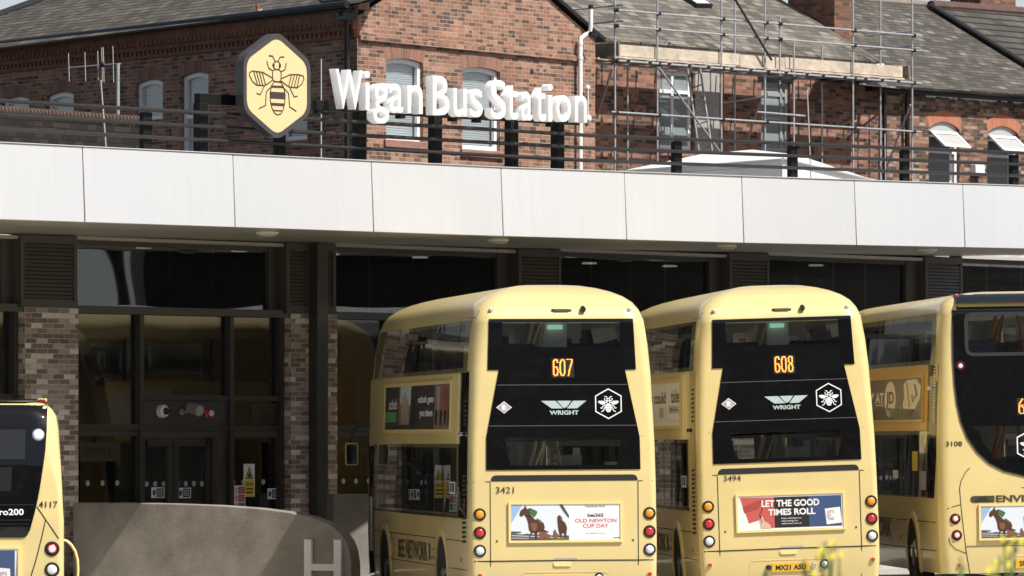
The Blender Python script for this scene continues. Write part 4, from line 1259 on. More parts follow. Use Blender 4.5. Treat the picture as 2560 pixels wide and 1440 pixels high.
pole('end_rail', [SB.p(SB.S(2150, EF), zl - .1, EF), SB.p(SB.S(2250, EI), zl - .02, EI)])

ld = empty('ladder', SB.p(3, 0, .6), 'thin grey ladder leaning against the scaffold in front of the cement patch', 'ladder')
L0, L1 = (1719, 173), (1748, 385); R0, R1 = (1749, 162), (1780, 376)
eL = .85
for a, b in ((L0, L1), (R0, R1)):
    k = MB(); k.tube([SB.P(*a, eL - .1), SB.P(*b, eL + .2)], .022, 7); k.build('stile', M['greymetal'], ld, smooth=60)
for i in range(7):
    t = (i + .6) / 7
    p_ = SB.P(*L0, eL - .1).lerp(SB.P(*L1, eL + .2), t); q_ = SB.P(*R0, eL - .1).lerp(SB.P(*R1, eL + .2), t)
    k = MB(); k.tube([p_, q_], .014, 6); k.build('rung', M['darkmetal'], ld)

# ================================================================== BUSES  (local axes: x right, y forward from the rear, z up)
def T(tb, z): return tab(tb, z)
class Shell:
    def __init__(s, W, Y, RR, L, FY):
        s.W, s.Y, s.RR, s.L, s.FY = W, Y, RR, L, FY
    def w(s, z): return T(s.W, z)
    def yr(s, z): return T(s.Y, z)
    def r(s, z): return min(T(s.RR, z), s.w(z) * .8)
    def yf(s, z): return s.L - T(s.FY, z)
    def rear(s, x, z, o=0.0):
        w, r = s.w(z), s.r(z); y = s.yr(z); d = abs(x) - (w - r)
        if d > 0: y += r - math.sqrt(max(r * r - min(d, r) ** 2, 0))
        return Vector((x, y - o, z))
    def side(s, y, z, o=0.0, sg=-1):
        w, r = s.w(z), s.r(z); d = s.yr(z) + r - y; x = w
        if d > 0: x = w - r + math.sqrt(max(r * r - min(d, r) ** 2, 0))
        return Vector((sg * (x + o), y, z))
    def body(s, zs, rx, sy, hole):
        """rx: x columns across the rear, sy: y columns along the sides; hole(kind, a, b) names the cells left open"""
        zm = 2.3; a0, b0 = s.yr(zm) + s.r(zm), s.yf(zm) - .3
        ts = [0] + [(y - a0) / (b0 - a0) for y in sy] + [1]
        NC = 5
        rows = []; kinds = None
        for z in zs:
            w, r = s.w(z), s.r(z); y0, y1 = s.yr(z), s.yf(z); rf = min(.3, w * .8)
            row = []; kd = []
            def add(p, k): row.append(Vector(p)); kd.append(k)
            A, B = y0 + r, y1 - rf
            for i, t in enumerate(reversed(ts)): add((-w, A + (B - A) * t, z), ('L', i))
            for j in range(1, NC + 1):
                a = math.pi / 2 * j / (NC + 1)
                add((-(w - r) - r * math.cos(a), A - r * math.sin(a), z), ('c', j))
            k = min(1, (w - r) * .97 / max(abs(rx[0]), .01))
            xs_ = [-(w - r)] + [x * k for x in rx] + [(w - r)]
            for i, x in enumerate(xs_): add((x, y0, z), ('R', i))
            for j in range(1, NC + 1):
                a = math.pi / 2 * j / (NC + 1)
                add(((w - r) + r * math.sin(a), A - r * math.cos(a), z), ('c', j))
            for i, t in enumerate(ts): add((w, A + (B - A) * t, z), ('E', i))
            for j in range(1, NC + 1):
                a = math.pi / 2 * j / (NC + 1)
                add(((w - rf) + rf * math.cos(a), B + rf * math.sin(a), z), ('f', j))
            for i in range(9): add(((w - rf) * (1 - 2 * i / 8), y1, z), ('F', (w - rf) * (1 - 2 * i / 8)))
            for j in range(1, NC + 1):
                a = math.pi / 2 * j / (NC + 1)
                add((-(w - rf) - rf * math.sin(a), B + rf * math.cos(a), z), ('f', j))
            rows.append(row); kinds = kd
        n = len(kinds)
        k = LB()
        def skip(a, b):
            ka, kb = kinds[b], kinds[(b + 1) % n]
            if ka[0] != kb[0]: return False
            zc = (zs[a] + zs[a + 1]) / 2
            if ka[0] == 'R':
                x = (([-9] + rx + [9])[ka[1]] + ([-9] + rx + [9])[kb[1]]) / 2
                return hole('R', x, zc)
            if ka[0] == 'F':
                return hole('F', (ka[1] + kb[1]) / 2, zc)
            if ka[0] in 'LE':
                yy = [a0] + sy + [b0]
                if ka[0] == 'L': yy = yy[::-1]
                return hole('S', (yy[ka[1]] + yy[kb[1]]) / 2, zc)
            return False
        k.grid(rows, None, close=True, skip=skip)
        k.face(rows[-1])
        return k

def proj(p): return 1280 + F * p.x / p.y, HV - (p.z - CZ) * F / p.y
class Bus:
    def __init__(s, sh, root):
        s.sh, s.o = sh, root; s.M = wm(root); s.I = s.M.inverted()
    def rx(s, u, v):
        """photo pixel -> (x, z) on the rear face"""
        o = s.I @ Vector((0, 0, CZ)); d = s.I.to_3x3() @ Vector(((u - 1280) / F, 1, (HV - v) / F)); y = 0
        for _ in range(8):
            p = o + d * ((y - o.y) / d.y); q = s.sh.rear(p.x, p.z); y = q.y
        return p.x, p.z
    def sy(s, u, v):
        """photo pixel -> (y, z) on the left side"""
        o = s.I @ Vector((0, 0, CZ)); d = s.I.to_3x3() @ Vector(((u - 1280) / F, 1, (HV - v) / F)); x = -1.2
        for _ in range(8):
            p = o + d * ((x - o.x) / d.x); x = -s.sh.w(p.z)
        return p.y, p.z
    def R(s, o=.012): return lambda x, z: s.sh.rear(x, z, o)
    def S(s, o=.006, sg=-1): return lambda y, z: s.sh.side(y, z, o, sg)

def rows_panel(k, zs, half, fn, mat, clear=None, kc=None, clearmat=None, nx=14):
    """fill a rear panel of half-width half(z) row by row; clear(z) -> half-width of a see-through pane in that row"""
    fine = []
    for a, b in zip(zs, zs[1:]):
        m_ = max(1, int((b - a) / .035)); fine += [a + (b - a) * i / m_ for i in range(m_)]
    zs = fine + [zs[-1]]
    for a, b in zip(zs, zs[1:]):
        zc = (a + b) / 2; c = clear(zc) if clear else None
        def row(z, c0):
            h = half(z, z < zc)
            if c0 is None: return [-h + 2 * h * i / (2 * nx) for i in range(2 * nx + 1)]
            cc = clear(min(max(z, zc - .0), zc)) if False else clear2(z)
            return [-h, -cc - (h - cc) * .5, -cc] + [-cc + 2 * cc * i / 8 for i in range(1, 8)] + [cc, cc + (h - cc) * .5, h]
        clear2 = lambda z: clear(min(max(z, a + 1e-4), b - 1e-4))
        r0, r1 = row(a, c), row(b, c)
        for i in range(len(r0) - 1):
            q = [fn(r0[i], a), fn(r0[i + 1], a), fn(r1[i + 1], b), fn(r1[i], b)]
            if c is not None and 2 <= i < len(r0) - 3: (kc[0] if zc > 2.8 else kc[1]).face(q, clearmat)
            else: k.face(q, mat)

def lamp(bus, x, z, r, lens, par, rim='blackpaint', dome=.03, name='tail_light', lab=None, rx=None, o=.0, ring=True):
    sh = bus.sh; c = sh.rear(x, z); n = (sh.rear(x, z - .02) - sh.rear(x, z + .02)).cross(sh.rear(x + .02, z) - sh.rear(x - .02, z)).normalized()
    if n.y > 0: n = -n
    k = LB(); rr = r
    k.lathe(c - n * .01, n, [(rr * 1.28, .008), (rr * 1.2, .022), (rr * 1.0, .026), (rr * .98, .012), (.004, .012)] if ring else [(rr * 1.06, .008), (rr * 1.04, .025), (.004, .025)], n=22)
    L = k.build(name, M[rim], par, smooth=40)
    if lab: L['label'] = lab
    k = LB(); k.disc(c + n * (.004 if ring else .016), n, r * .86, dome=dome, n=22)
    k.build('lens', M[lens], L, smooth=60)
    return L

def lettering(bus, par, t, u0, u1, v0, v1, m_='blackprint', off=.012, o=.016, name='lettering', side=False):
    k = LB()
    if not side:
        x0, z0 = bus.rx(u0, v1); x1, z1 = bus.rx(u1, v0)
        put_text(k, t, (x0, x1, z0, z1), bus.R(o), M[m_], off)
    else:
        y0, z0 = bus.sy(u0, v1); y1, z1 = bus.sy(u1, v0)
        put_text(k, t, (y0, y1, z0, z1), bus.S(o), M[m_], off)
    return k.build(name, None, par, merge=False)

SEG = {'6': [[(.92, .82), (.8, .97), (.5, 1), (.2, .95), (.06, .75), (.04, .28), (.18, .06), (.5, 0), (.82, .06), (.96, .28), (.82, .5), (.5, .56), (.18, .5), (.05, .36)]],
       '0': [[(.5, 1), (.2, .94), (.05, .75), (.05, .25), (.2, .06), (.5, 0), (.8, .06), (.95, .25), (.95, .75), (.8, .94), (.5, 1)]],
       '7': [[(.0, 1), (1, 1), (.95, .8), (.5, .35), (.3, 0)]],
       '8': [[(.5, 1), (.2, .95), (.08, .78), (.2, .6), (.5, .53), (.85, .44), (.96, .25), (.82, .06), (.5, 0), (.18, .06), (.04, .25), (.15, .44), (.5, .53), (.8, .6), (.92, .78), (.8, .95), (.5, 1)]],
       '1': [[(.2, .8), (.55, 1), (.55, 0)], [(.2, 0), (.9, 0)]],
       'o6': [[(.7, 1), (.1, .66)], [(.95, .56), (.08, .56), (.08, .08), (.3, 0), (.95, 0), (.95, .4), (.7, .46), (.1, .46)]]}
def display(bus, par, txt, u0, u1, v0, v1):
    """dot-matrix route number: every lit dot is a small square along the digit strokes"""
    x0, z0 = bus.rx(u0, v1); x1, z1 = bus.rx(u1, v0)
    k = LB(); f = bus.R(.016); poly(k, [(x0, z0), (x1, z0), (x1, z1), (x0, z1)], f)
    d = k.build('route_display', M['ledback'], par)
    n = len(txt); W, H = x1 - x0, z1 - z0
    cw = W * .92 / n; k = LB(); f = bus.R(.019)
    p = .0098; on = set()
    for i, ch in enumerate(txt):
        ox = x0 + W * .06 + i * cw; oz = z0 + H * .08; w_, h_ = cw * .72, H * .84
        for line in SEG[ch]:
            for (ax, az), (bx, bz) in zip(line, line[1:]):
                m_ = max(2, int(math.hypot((bx - ax) * w_, (bz - az) * h_) / (p * .4)))
                for t in range(m_ + 1):
                    X = ox + (ax + (bx - ax) * t / m_) * w_; Z = oz + (az + (bz - az) * t / m_) * h_
                    for dx in (-.5, .5): on.add((round((X - x0) / p + dx), round((Z - z0) / p)))
    for i, j in on:
        X, Z = x0 + i * p, z0 + j * p
        poly(k, [(X, Z), (X + p * .92, Z), (X + p * .92, Z + p * .92), (X, Z + p * .92)], f)
    k.build('digits', M['led'], d, merge=False)
    return d

def bee_logo(bus, par, u, v, wpx, hpx, m_='whiteprint'):
    x0, z0 = bus.rx(u - wpx / 2, v + hpx / 2); x1, z1 = bus.rx(u + wpx / 2, v - hpx / 2)
    cx, cz, a, b = (x0 + x1) / 2, (z0 + z1) / 2, (x1 - x0) / 2, (z1 - z0) / 2
    f = bus.R(.018); k = LB(); W = a * .062; m = M[m_]
    P_ = lambda pts: [(cx + x * a, cz + y * b) for x, y in pts]
    stroke(k, P_([(0, 1), (-.97, .52), (-.97, -.52), (0, -1), (.97, -.52), (.97, .52)]), W * 1.3, f, m, True)
    stroke(k, P_(ell(0, .27, .1, .085)), W, f, m, True)
    stroke(k, P_([(-.08, .34), (-.13, .46), (-.28, .5)]), W, f, m); stroke(k, P_([(.08, .34), (.13, .46), (.28, .5)]), W, f, m)
    stroke(k, P_([(-.3, .38), (-.27, .25), (-.12, .18)]), W, f, m); stroke(k, P_([(.3, .38), (.27, .25), (.12, .18)]), W, f, m)
    stroke(k, P_(ell(0, .1, .12, .1)), W, f, m, True)
    for s_ in (-1, 1):
        poly(k, P_([(s_ * .14, .08), (s_ * .4, .2), (s_ * .72, .2), (s_ * .8, .12), (s_ * .62, -.02), (s_ * .4, -.06)]), f, m)
        stroke(k, P_([(s_ * .22, -.06), (s_ * .42, -.16), (s_ * .5, -.3), (s_ * .62, -.28)]), W, f, m)
        stroke(k, P_([(s_ * .18, -.12), (s_ * .32, -.3), (s_ * .38, -.46), (s_ * .55, -.54)]), W, f, m)
    for y0, y1, w0, w1 in ((-.04, -.16, .18, .24), (-.19, -.29, .24, .25), (-.32, -.42, .25, .22), (-.45, -.56, .2, .1)):
        poly(k, P_([(-w0, y0), (-w1, y1), (w1, y1), (w0, y0)]), f, m)
    return k.build('bee_logo', None, par, merge=False)

# ---------------------------------------------------------------- the posters carried by the buses
PC = {}
def pc(name, c):
    if name not in PC: PC[name] = mat('poster_' + name, c, .35)
    return PC[name]
def ad_race(k, f):
    f0, f1, f2, f3 = (lambda x, y, q=q: f(x, y, q) for q in (.0, .0015, .003, .0045))
    N = lambda pts: [((x - 597) / 1413, 1 - (y - 400) / 460) for x, y in pts]
    poly(k, [(0, 0), (1, 0), (1, 1), (0, 1)], f0, pc('paper', (.78, .75, .75)))
    poly(k, [(0, 0), (.531, 0), (.531, 1), (0, 1)], f1, pc('cloud', (.66, .7, .76)))
    poly(k, [(0, 1), (0, .45), (.11, 1)], f2, pc('sky', (.3, .42, .62)))
    poly(k, N([(597, 740), (725, 745), (735, 760), (650, 772), (760, 780), (800, 770), (940, 790), (1348, 800), (1348, 860), (597, 860)]), f2, pc('crowd', (.1, .085, .09)))
    poly(k, N([(610, 790), (1348, 830), (1348, 838), (610, 800)]), f3, pc('fence', (.6, .58, .58)))
    poly(k, N([(610, 822), (830, 830), (830, 836), (610, 829)]), f3, pc('fence', (.6, .58, .58)))
    poly(k, N([(1120, 838), (1348, 820), (1348, 858), (1120, 858)]), f3, pc('turf', (.12, .16, .06)))
    hb = pc('bay_coat', (.085, .035, .02)); hl = pc('bay_light', (.2, .09, .05))
    f4 = lambda x, y: f(x, y, .006); f5 = lambda x, y: f(x, y, .0075); f6 = lambda x, y: f(x, y, .009)
    poly(k, N([(710, 525), (722, 480), (768, 445), (785, 405), (797, 445), (832, 482), (862, 560), (790, 560), (770, 530), (740, 556), (716, 545)]), f4, hb)
    poly(k, N([(790, 545), (865, 545), (905, 590), (960, 605), (1022, 645), (1036, 700), (1005, 745), (930, 760), (860, 765), (830, 720), (822, 640)]), f4, hb)
    poly(k, N([(850, 640), (930, 640), (935, 700), (905, 745), (865, 720)]), f5, hl)
    for q in ([(858, 750), (878, 755), (850, 800), (846, 852), (832, 852), (836, 800)], [(900, 750), (940, 745), (935, 850), (912, 852), (905, 800)], [(990, 735), (1020, 720), (1090, 752), (1075, 758), (1010, 755)]):
        poly(k, N(q), f4, hb)
    poly(k, N([(822, 462), (850, 448), (905, 470), (942, 494), (932, 520), (905, 560), (872, 540), (842, 505)]), f5, pc('silks', (.06, .15, .05)))
    poly(k, N([(925, 575), (960, 590), (1022, 640), (985, 645), (945, 615)]), f5, pc('saddle', (.1, .12, .03)))
    poly(k, N([(818, 455), (850, 445), (850, 470), (825, 475)]), f6, pc('cap', (.02, .03, .02)))
    poly(k, N([(955, 770), (1000, 740), (1060, 770), (1112, 795), (1105, 815), (1060, 850), (1030, 820), (1000, 850), (975, 840)]), f4, hl)
    poly(k, N([(1196, 560), (1222, 538), (1252, 560), (1262, 605), (1300, 640), (1322, 700), (1308, 832), (1294, 832), (1284, 770), (1256, 770), (1246, 832), (1230, 820), (1205, 690)]), f4, hb)
    poly(k, N([(1236, 560), (1262, 575), (1258, 610), (1240, 600)]), f5, pc('silks_blue', (.1, .14, .2)))
    poly(k, N([(1140, 800), (1150, 730), (1172, 722), (1185, 760), (1215, 790), (1200, 832), (1150, 832)]), f4, hl)
    poly(k, N([(1222, 402), (1262, 402), (1348, 545), (1348, 578), (1285, 500)]), f4, pc('rail', (.06, .075, .04)))
    bk, rd = pc('ink', (.02, .02, .02)), pc('red_ink', (.5, .05, .07))
    B = lambda x0, x1, y0, y1: ((x0 - 597) / 1413, (x1 - 597) / 1413, 1 - (y1 - 400) / 460, 1 - (y0 - 400) / 460)
    put_text(k, 'Haydock Park', B(1562, 1815, 416, 450), f1, bk, .01)
    put_text(k, 'bet365', B(1588, 1795, 520, 566), f1, bk, .03)
    put_text(k, 'OLD NEWTON', B(1425, 1962, 588, 636), f1, rd, .012)
    put_text(k, 'CUP DAY', B(1528, 1858, 654, 704), f1, rd, .012)
    put_text(k, 'SATURDAY 6 JULY', B(1565, 1825, 768, 786), f1, bk, .0)
    put_text(k, 'bet365', B(1920, 2003, 822, 840), f1, bk, .03)
def ad_roll(k, f):
    f0, f1, f2, f3 = (lambda x, y, q=q: f(x, y, q) for q in (.0, .0015, .003, .0045))
    w = pc('paper', (.78, .75, .75))
    poly(k, [(0, 0), (1, 0), (1, 1), (0, 1)], f0, w)
    poly(k, [(.02, .95), (.345, .94), (.345, .05), (.3, .05), (.25, .25), (.23, .4), (.21, .3), (.1, .2), (.07, .5), (.045, .7)], f1, pc('coral', (.5, .1, .085)))
    poly(k, [(.345, .94), (.675, .94), (.675, .05), (.345, .05)], f1, pc('ink', (.02, .02, .02)))
    poly(k, [(.675, .94), (.985, .94), (.985, .05), (.675, .05)], f1, pc('navy', (.045, .08, .18)))
    poly(k, [(.045, .68), (.2, .86), (.22, .8), (.2, .62), (.06, .5)], f2, pc('coral_dark', (.36, .06, .055)))
    stroke(k, [(.21, .85), (.24, .8), (.225, .55), (.205, .45), (.225, .2)], .008, f3, pc('ink', (.02, .02, .02)))
    poly(k, [(.2, .3), (.225, .36), (.25, .26), (.3, .15), (.31, .04), (.215, .04), (.205, .2)], f3, pc('skin', (.6, .42, .32)))
    f4 = lambda x, y: f(x, y, .006)
    put_text(k, 'LET THE GOOD', (.225, .775, .66, .86), f4, w, .035, rot=.0)
    put_text(k, 'TIMES ROLL', (.285, .735, .41, .6), f4, w, .035, rot=.0)
    for i, t in enumerate(('People in Manchester are', 'searching for', 'quality painters. Let\'s roll.')):
        put_text(k, t, (.41, .6 - .03 * (i == 1), .29 - i * .075, .34 - i * .075), f4, w, .01)
    poly(k, [(.825, .56), (.97, .6), (.985, .14), (.84, .1)], f3, w)
    for i, t in enumerate(("LET'S", 'DO', 'THIS')):
        put_text(k, t, (.845, .91 - .03 * (i == 1), .42 - i * .1, .5 - i * .1), f4, pc('ink', (.02, .02, .02)), .0)
def ad_shoes(k, f):
    f0, f1, f2, f3 = (lambda x, y, q=q: f(x, y, q) for q in (.0, .002, .004, .006))
    w = pc('paper', (.78, .75, .75))
    poly(k, [(0, 0), (1, 0), (1, 1), (0, 1)], f0, pc('charcoal', (.045, .04, .037)))
    poly(k, [(0, .17), (.19, .17), (.19, .41), (0, .41)], f1, pc('ad_green', (.12, .3, .1)))
    poly(k, [(.22, 1), (.42, 1), (.42, .1), (.22, .1)], f1, pc('street', (.17, .14, .125)))
    poly(k, [(.25, 1), (.42, 1), (.41, .55), (.25, .6)], f2, pc('pale_sky', (.45, .52, .56)))
    for x, h in ((.29, .78), (.33, .86), (.37, .7)): poly(k, [(x - .012, .12), (x + .014, .12), (x + .02, .5), (x + .01, h), (x - .01, h), (x - .02, .5)], f3, pc('beige', (.4, .28, .2)))
    poly(k, [(.4, .1), (.49, .1), (.47, .6), (.43, .72)], f2, pc('ink', (.02, .02, .02)))
    poly(k, [(.77, 1), (1, 1), (1, 0), (.77, 0)], f1, pc('brick_tone', (.2, .14, .115)))
    poly(k, [(.8, .95), (.86, .95), (.85, .45), (.82, .4)], f2, pc('lilac', (.36, .28, .28)))
    poly(k, [(.9, .9), (.96, .95), (.99, .4), (.9, .3)], f2, pc('russet', (.26, .08, .045)))
    for x in (.79, .86, .92, .97): poly(k, [(x, .08), (x + .02, .08), (x + .03, .4), (x, .42)], f3, pc('ink', (.02, .02, .02)))
    put_text(k, 'schuh', (.07, .2, .47, .72), f2, w, .02)
    put_text(k, 'schuh gets', (.53, .76, .56, .76), f2, w, .03)
    put_text(k, 'you there', (.555, .75, .24, .46), f2, w, .03)
def ad_tide(k, f):
    f0, f1, f2 = (lambda x, y, q=q: f(x, y, q) for q in (.0, .002, .004))
    bk = pc('ink', (.02, .02, .02))
    poly(k, [(0, 0), (1, 0), (1, 1), (0, 1)], f0, pc('paper', (.78, .75, .75)))
    put_text(k, 's could', (.46, .74, .52, .8), f1, bk, .02)
    put_text(k, 'tide', (.84, .985, .52, .84), f1, bk, .02)
    poly(k, [(.735, .1), (.742, .1), (.742, .95), (.735, .95)], f1, pc('fence', (.6, .58, .58)))
    poly(k, [(.8, .28), (.975, .28), (.975, .46), (.8, .46)], f1, pc('pale_grey', (.42, .43, .45)))
    put_text(k, 'fabulous', (.82, .96, .34, .41), f2, bk, .0)
    poly(k, [(.62, .18), (.7, .18), (.7, .42), (.62, .42)], f1, pc('pale_grey', (.42, .43, .45)))
    poly(k, [(.78, .1), (.97, .1), (.97, .125), (.78, .125)], f1, pc('fence', (.6, .58, .58)))
def ad_shoe(k, f):
    f0, f1, f2, f3 = (lambda x, y, q=q: f(x, y, q) for q in (.0, .002, .004, .006))
    w = pc('sand', (.8, .68, .55)); bk = pc('ink', (.02, .02, .02))
    poly(k, [(0, 0), (1, 0), (1, 1), (0, 1)], f0, pc('warm_grey', (.13, .1, .08)))
    poly(k, [(0, 0), (1, 0), (.9, .25), (.5, .3), (0, .2)], f1, bk)
    put_text(k, 'ONLY', (.06, .37, .32, .68), f1, w, .06)
    put_text(k, 'AT', (.385, .5, .42, .68), f1, w, .04)
    poly(k, [(.39, .36), (.5, .36), (.5, .385), (.39, .385)], f1, w)
    poly(k, ell(.585, .5, .075, .45, n=28), f1, w)
    put_text(k, 'JD', (.535, .635, .3, .7), f2, bk, .03)
    poly(k, [(.72, .1), (.73, .35), (.77, .5), (.76, .85), (.8, .95), (.92, .97), (.98, .8), (.97, .5), (.92, .3), (.86, .05), (.8, .12)], f1, w)
    stroke(k, [(.8, .9), (.82, .6), (.84, .3)], .02, f2, pc('beige', (.4, .28, .2)))
    stroke(k, [(.9, .85), (.93, .6), (.88, .42), (.87, .6)], .02, f2, bk)
    poly(k, [(.74, .12), (.76, .12), (.75, .45), (.735, .42)], f3, bk)

def framed_ad(bus, par, quad, draw, fn, fr=.045, frm='yrim', name='advert', flip=False):
    """quad = (x0, x1, z0, z1) in a face's own coordinates; fn(offset) -> mapping"""
    x0, x1, z0, z1 = quad
    sx = -1 if x1 < x0 else 1
    k = LB(); o = [(x0 - fr * sx, z0 - fr), (x1 + fr * sx, z0 - fr), (x1 + fr * sx, z1 + fr), (x0 - fr * sx, z1 + fr)]
    i = [(x0, z0), (x1, z0), (x1, z1), (x0, z1)]
    def dense(q):
        out = []
        for a in range(4):
            p, r_ = q[a], q[(a + 1) % 4]
            for t in range(6): out.append((p[0] + (r_[0] - p[0]) * t / 6, p[1] + (r_[1] - p[1]) * t / 6))
        return out
    o, i = dense(o), dense(i)
    k.grid([[fn(.0)(*p) for p in o], [fn(.028)(*p) for p in o], [fn(.028)(*p) for p in i], [fn(.014)(*p) for p in i]], close=True)
    A = k.build('advert_frame', M[frm], par)
    k = LB()
    draw(k, lambda x, y, q=0: fn(.016 + q)(x0 + (x1 - x0) * x, z0 + (z1 - z0) * y))
    k.build(name, None, A, merge=False)
    return A

def strip(k, pts, w, fn, m=None): stroke(k, pts, w, fn, m)

def plate(bus, par, txt, u0, u1, v0, v1):
    x0, z0 = bus.rx(u0, v1); x1, z1 = bus.rx(u1, v0)
    f = bus.R(.018); k = LB(); b = bus.R(.002)
    k.prism([f(x0, z0), f(x1, z0), f(x1, z1), f(x0, z1)], [b(x0, z0), b(x1, z0), b(x1, z1), b(x0, z1)])
    P_ = k.build('number_plate', M['plate'], par)
    k = LB(); dx, dz = x1 - x0, z1 - z0
    put_text(k, txt, (x0 + dx * .1, x1 - dx * .1, z0 + dz * .2, z1 - dz * .2), bus.R(.021), M['blackprint'], .02)
    k.build('characters', None, P_, merge=False)
    return P_

def wheel(bus, par, y, r=.48, sg=-1, arch=True, rimr=.3):
    sh = bus.sh
    if arch:
        k = LB(); f = bus.S(.006, sg)
        pts = [(y + (r + .09) * math.cos(R(a)), .48 + (r + .09) * math.sin(R(a))) for a in range(-20, 201, 10)]
        poly(k, pts, f); k.build('wheel_arch', M['slot'], par)
        k = LB()
        a_ = [(y + (r + .08) * math.cos(R(a)), .48 + (r + .08) * math.sin(R(a))) for a in range(-20, 201, 10)]
        b_ = [(y + (r + .17) * math.cos(R(a)), .48 + (r + .17) * math.sin(R(a))) for a in range(-20, 201, 10)]
        k.grid([[bus.S(.0, sg)(*p) for p in a_], [bus.S(.03, sg)(*p) for p in a_], [bus.S(.022, sg)(*p) for p in b_], [bus.S(.0, sg)(*p) for p in b_]])
        k.build('arch_trim', M['yrim'], par, smooth=50)
    c = Vector((sg * (sh.w(.5) + .014), y, .48)); ax = Vector((sg, 0, 0))
    k = LB(); k.lathe(c, ax, [(rimr, -.25), (r * .96, -.25), (r, -.2), (r, -.04), (r * .95, .0), (rimr * 1.05, -.005), (rimr, -.03)], n=30)
    W_ = k.build('wheel', M['rubber'], par, smooth=40)
    k = LB(); k.lathe(c, ax, [(rimr, -.028), (rimr * .9, -.05), (rimr * .55, -.07), (rimr * .5, -.01), (rimr * .2, .0), (.004, .0)], n=24)
    k.build('rim', M['rim'], W_, smooth=40)

def interior(bus, root, levels, rail, y1, green=None):
    sh = bus.sh
    for z0, zc in levels:
        k = LB(); w = sh.w(z0) - .06
        k.box((0, y1 / 2 + .2, z0), (2 * w, y1 - .5, .06)); k.build('deck_floor', M['lining'], root)
    for z0, zc in levels:
        w = sh.w(zc) - .1
        k = LB(); k.face([Vector((-w, .5, zc)), Vector((-w, y1, zc)), Vector((w, y1, zc)), Vector((w, .5, zc))]); k.build('ceiling', M['lining'], root)
        for i in range(6):
            y = 1.0 + i * .95
            for sx in (-1, 1):
                k = LB(); k.box((sx * .62, y, z0 + .75), (.82, .1, .75)); k.box((sx * .62, y + .25, z0 + .42), (.82, .42, .1))
                k.build('seat', M['seat'], root, bevel=.04)
        for x, y, b in ((-.3, 1.2, .12), (.28, 1.6, -.1), (-.12, 2.5, .15), (.05, 3.2, .2), (.33, 4.2, .1)):
            k = LB(); k.tube([Vector((x, y, z0 + .05)), Vector((x, y, z0 + .9)), Vector((x + b * .5, y, z0 + 1.25)), Vector((x + b, y, z0 + 1.5)), Vector((x + b, y, zc))], .018, 7)
            k.build('handrail', M[rail], root, smooth=60)
    for z0, zc in levels:  # pale boxes added to lighten the view in through the windows
        for x, y, w, h, dz, m_ in ((-.75, 3.0, .3, .3, -.45, 'whiteprint'), (.45, 2.2, .34, .22, -.3, 'frost'), (-.1, 6.5, .5, .3, -.4, 'lining'), (.85, 4.0, .1, 1.2, -.7, 'frost'), (-.95, 5.2, .08, 1.2, -.7, 'frost'), (.2, 8.6, .5, .5, -.6, 'whiteprint')):
            k = LB(); k.box((x, y, zc + dz), (w, .03, h)); k.build('added_pale_panel', M[m_], root)
    if green:
        k = LB(); k.box(green, (.2, .04, .06)); k.build('exit_sign', M['greensign'], root)
        k = LB(); k.box((green[0] + .02, green[1] + .1, green[2] - .12), (.3, .1, .42)); k.build('bulkhead', M['lining'], root)

# ---------------------------------------------------------------- shells
SH_A = Shell(
    [(.28, 1.235), (.54, 1.255), (1.0, 1.26), (1.8, 1.25), (2.3, 1.243), (3.23, 1.212), (3.6, 1.185), (3.93, 1.14), (4.06, 1.095), (4.16, 1.03), (4.245, .91), (4.31, .77), (4.36, .61), (4.4, .43), (4.42, .25), (4.43, .04)],
    [(.28, .05), (.6, 0), (1.8, 0), (2.3, .02), (3.23, .085), (3.93, .135), (4.06, .2), (4.16, .3), (4.245, .43), (4.31, .6), (4.36, .8), (4.4, 1.1), (4.42, 1.5), (4.43, 2.0)],
    [(.28, .09), (1.8, .09), (2.3, .1), (3.2, .14), (3.93, .2), (4.15, .26), (4.4, .1)], 10.55,
    [(.28, .05), (1.0, 0), (2.3, .1), (3.23, .28), (3.93, .55), (4.06, .65), (4.16, .78), (4.245, .95), (4.31, 1.15), (4.36, 1.4), (4.4, 1.8), (4.42, 2.3), (4.43, 2.8)])
SH_B = Shell(
    [(.28, 1.22), (.54, 1.25), (1.4, 1.25), (2.3, 1.235), (3.2, 1.205), (3.7, 1.175), (3.95, 1.15), (4.08, 1.1), (4.16, 1.0), (4.21, .86), (4.245, .65), (4.265, .4), (4.275, .08)],
    [(.28, .04), (.6, 0), (1.5, 0), (2.3, .05), (3.2, .13), (3.95, .2), (4.08, .23), (4.16, .3), (4.21, .42), (4.245, .7), (4.265, 1.2), (4.275, 1.9)],
    [(.28, .16), (2.3, .17), (3.95, .2), (4.16, .24), (4.275, .1)], 10.8,
    [(.28, .05), (1.0, 0), (2.3, .1), (3.23, .3), (3.95, .6), (4.16, .9), (4.245, 1.4), (4.275, 2.4)])
SH_C = Shell(
    [(.28, 1.22), (.6, 1.25), (1.3, 1.25), (1.5, 1.238), (2.05, 1.215), (2.48, 1.19), (2.64, 1.165), (2.73, 1.11), (2.795, 1.04), (2.825, .9), (2.845, .6), (2.85, .1)],
    [(.28, .05), (.6, 0), (1.3, 0), (2.05, .08), (2.48, .16), (2.64, .22), (2.73, .27), (2.795, .36), (2.825, .5), (2.845, .9), (2.85, 1.6)],
    [(.28, .1), (1.3, .08), (1.75, .08), (2.05, .16), (2.64, .26), (2.795, .3), (2.85, .1)], 9.8,
    [(.28, .05), (1.5, .1), (2.5, .4), (2.795, .7), (2.85, 2)])
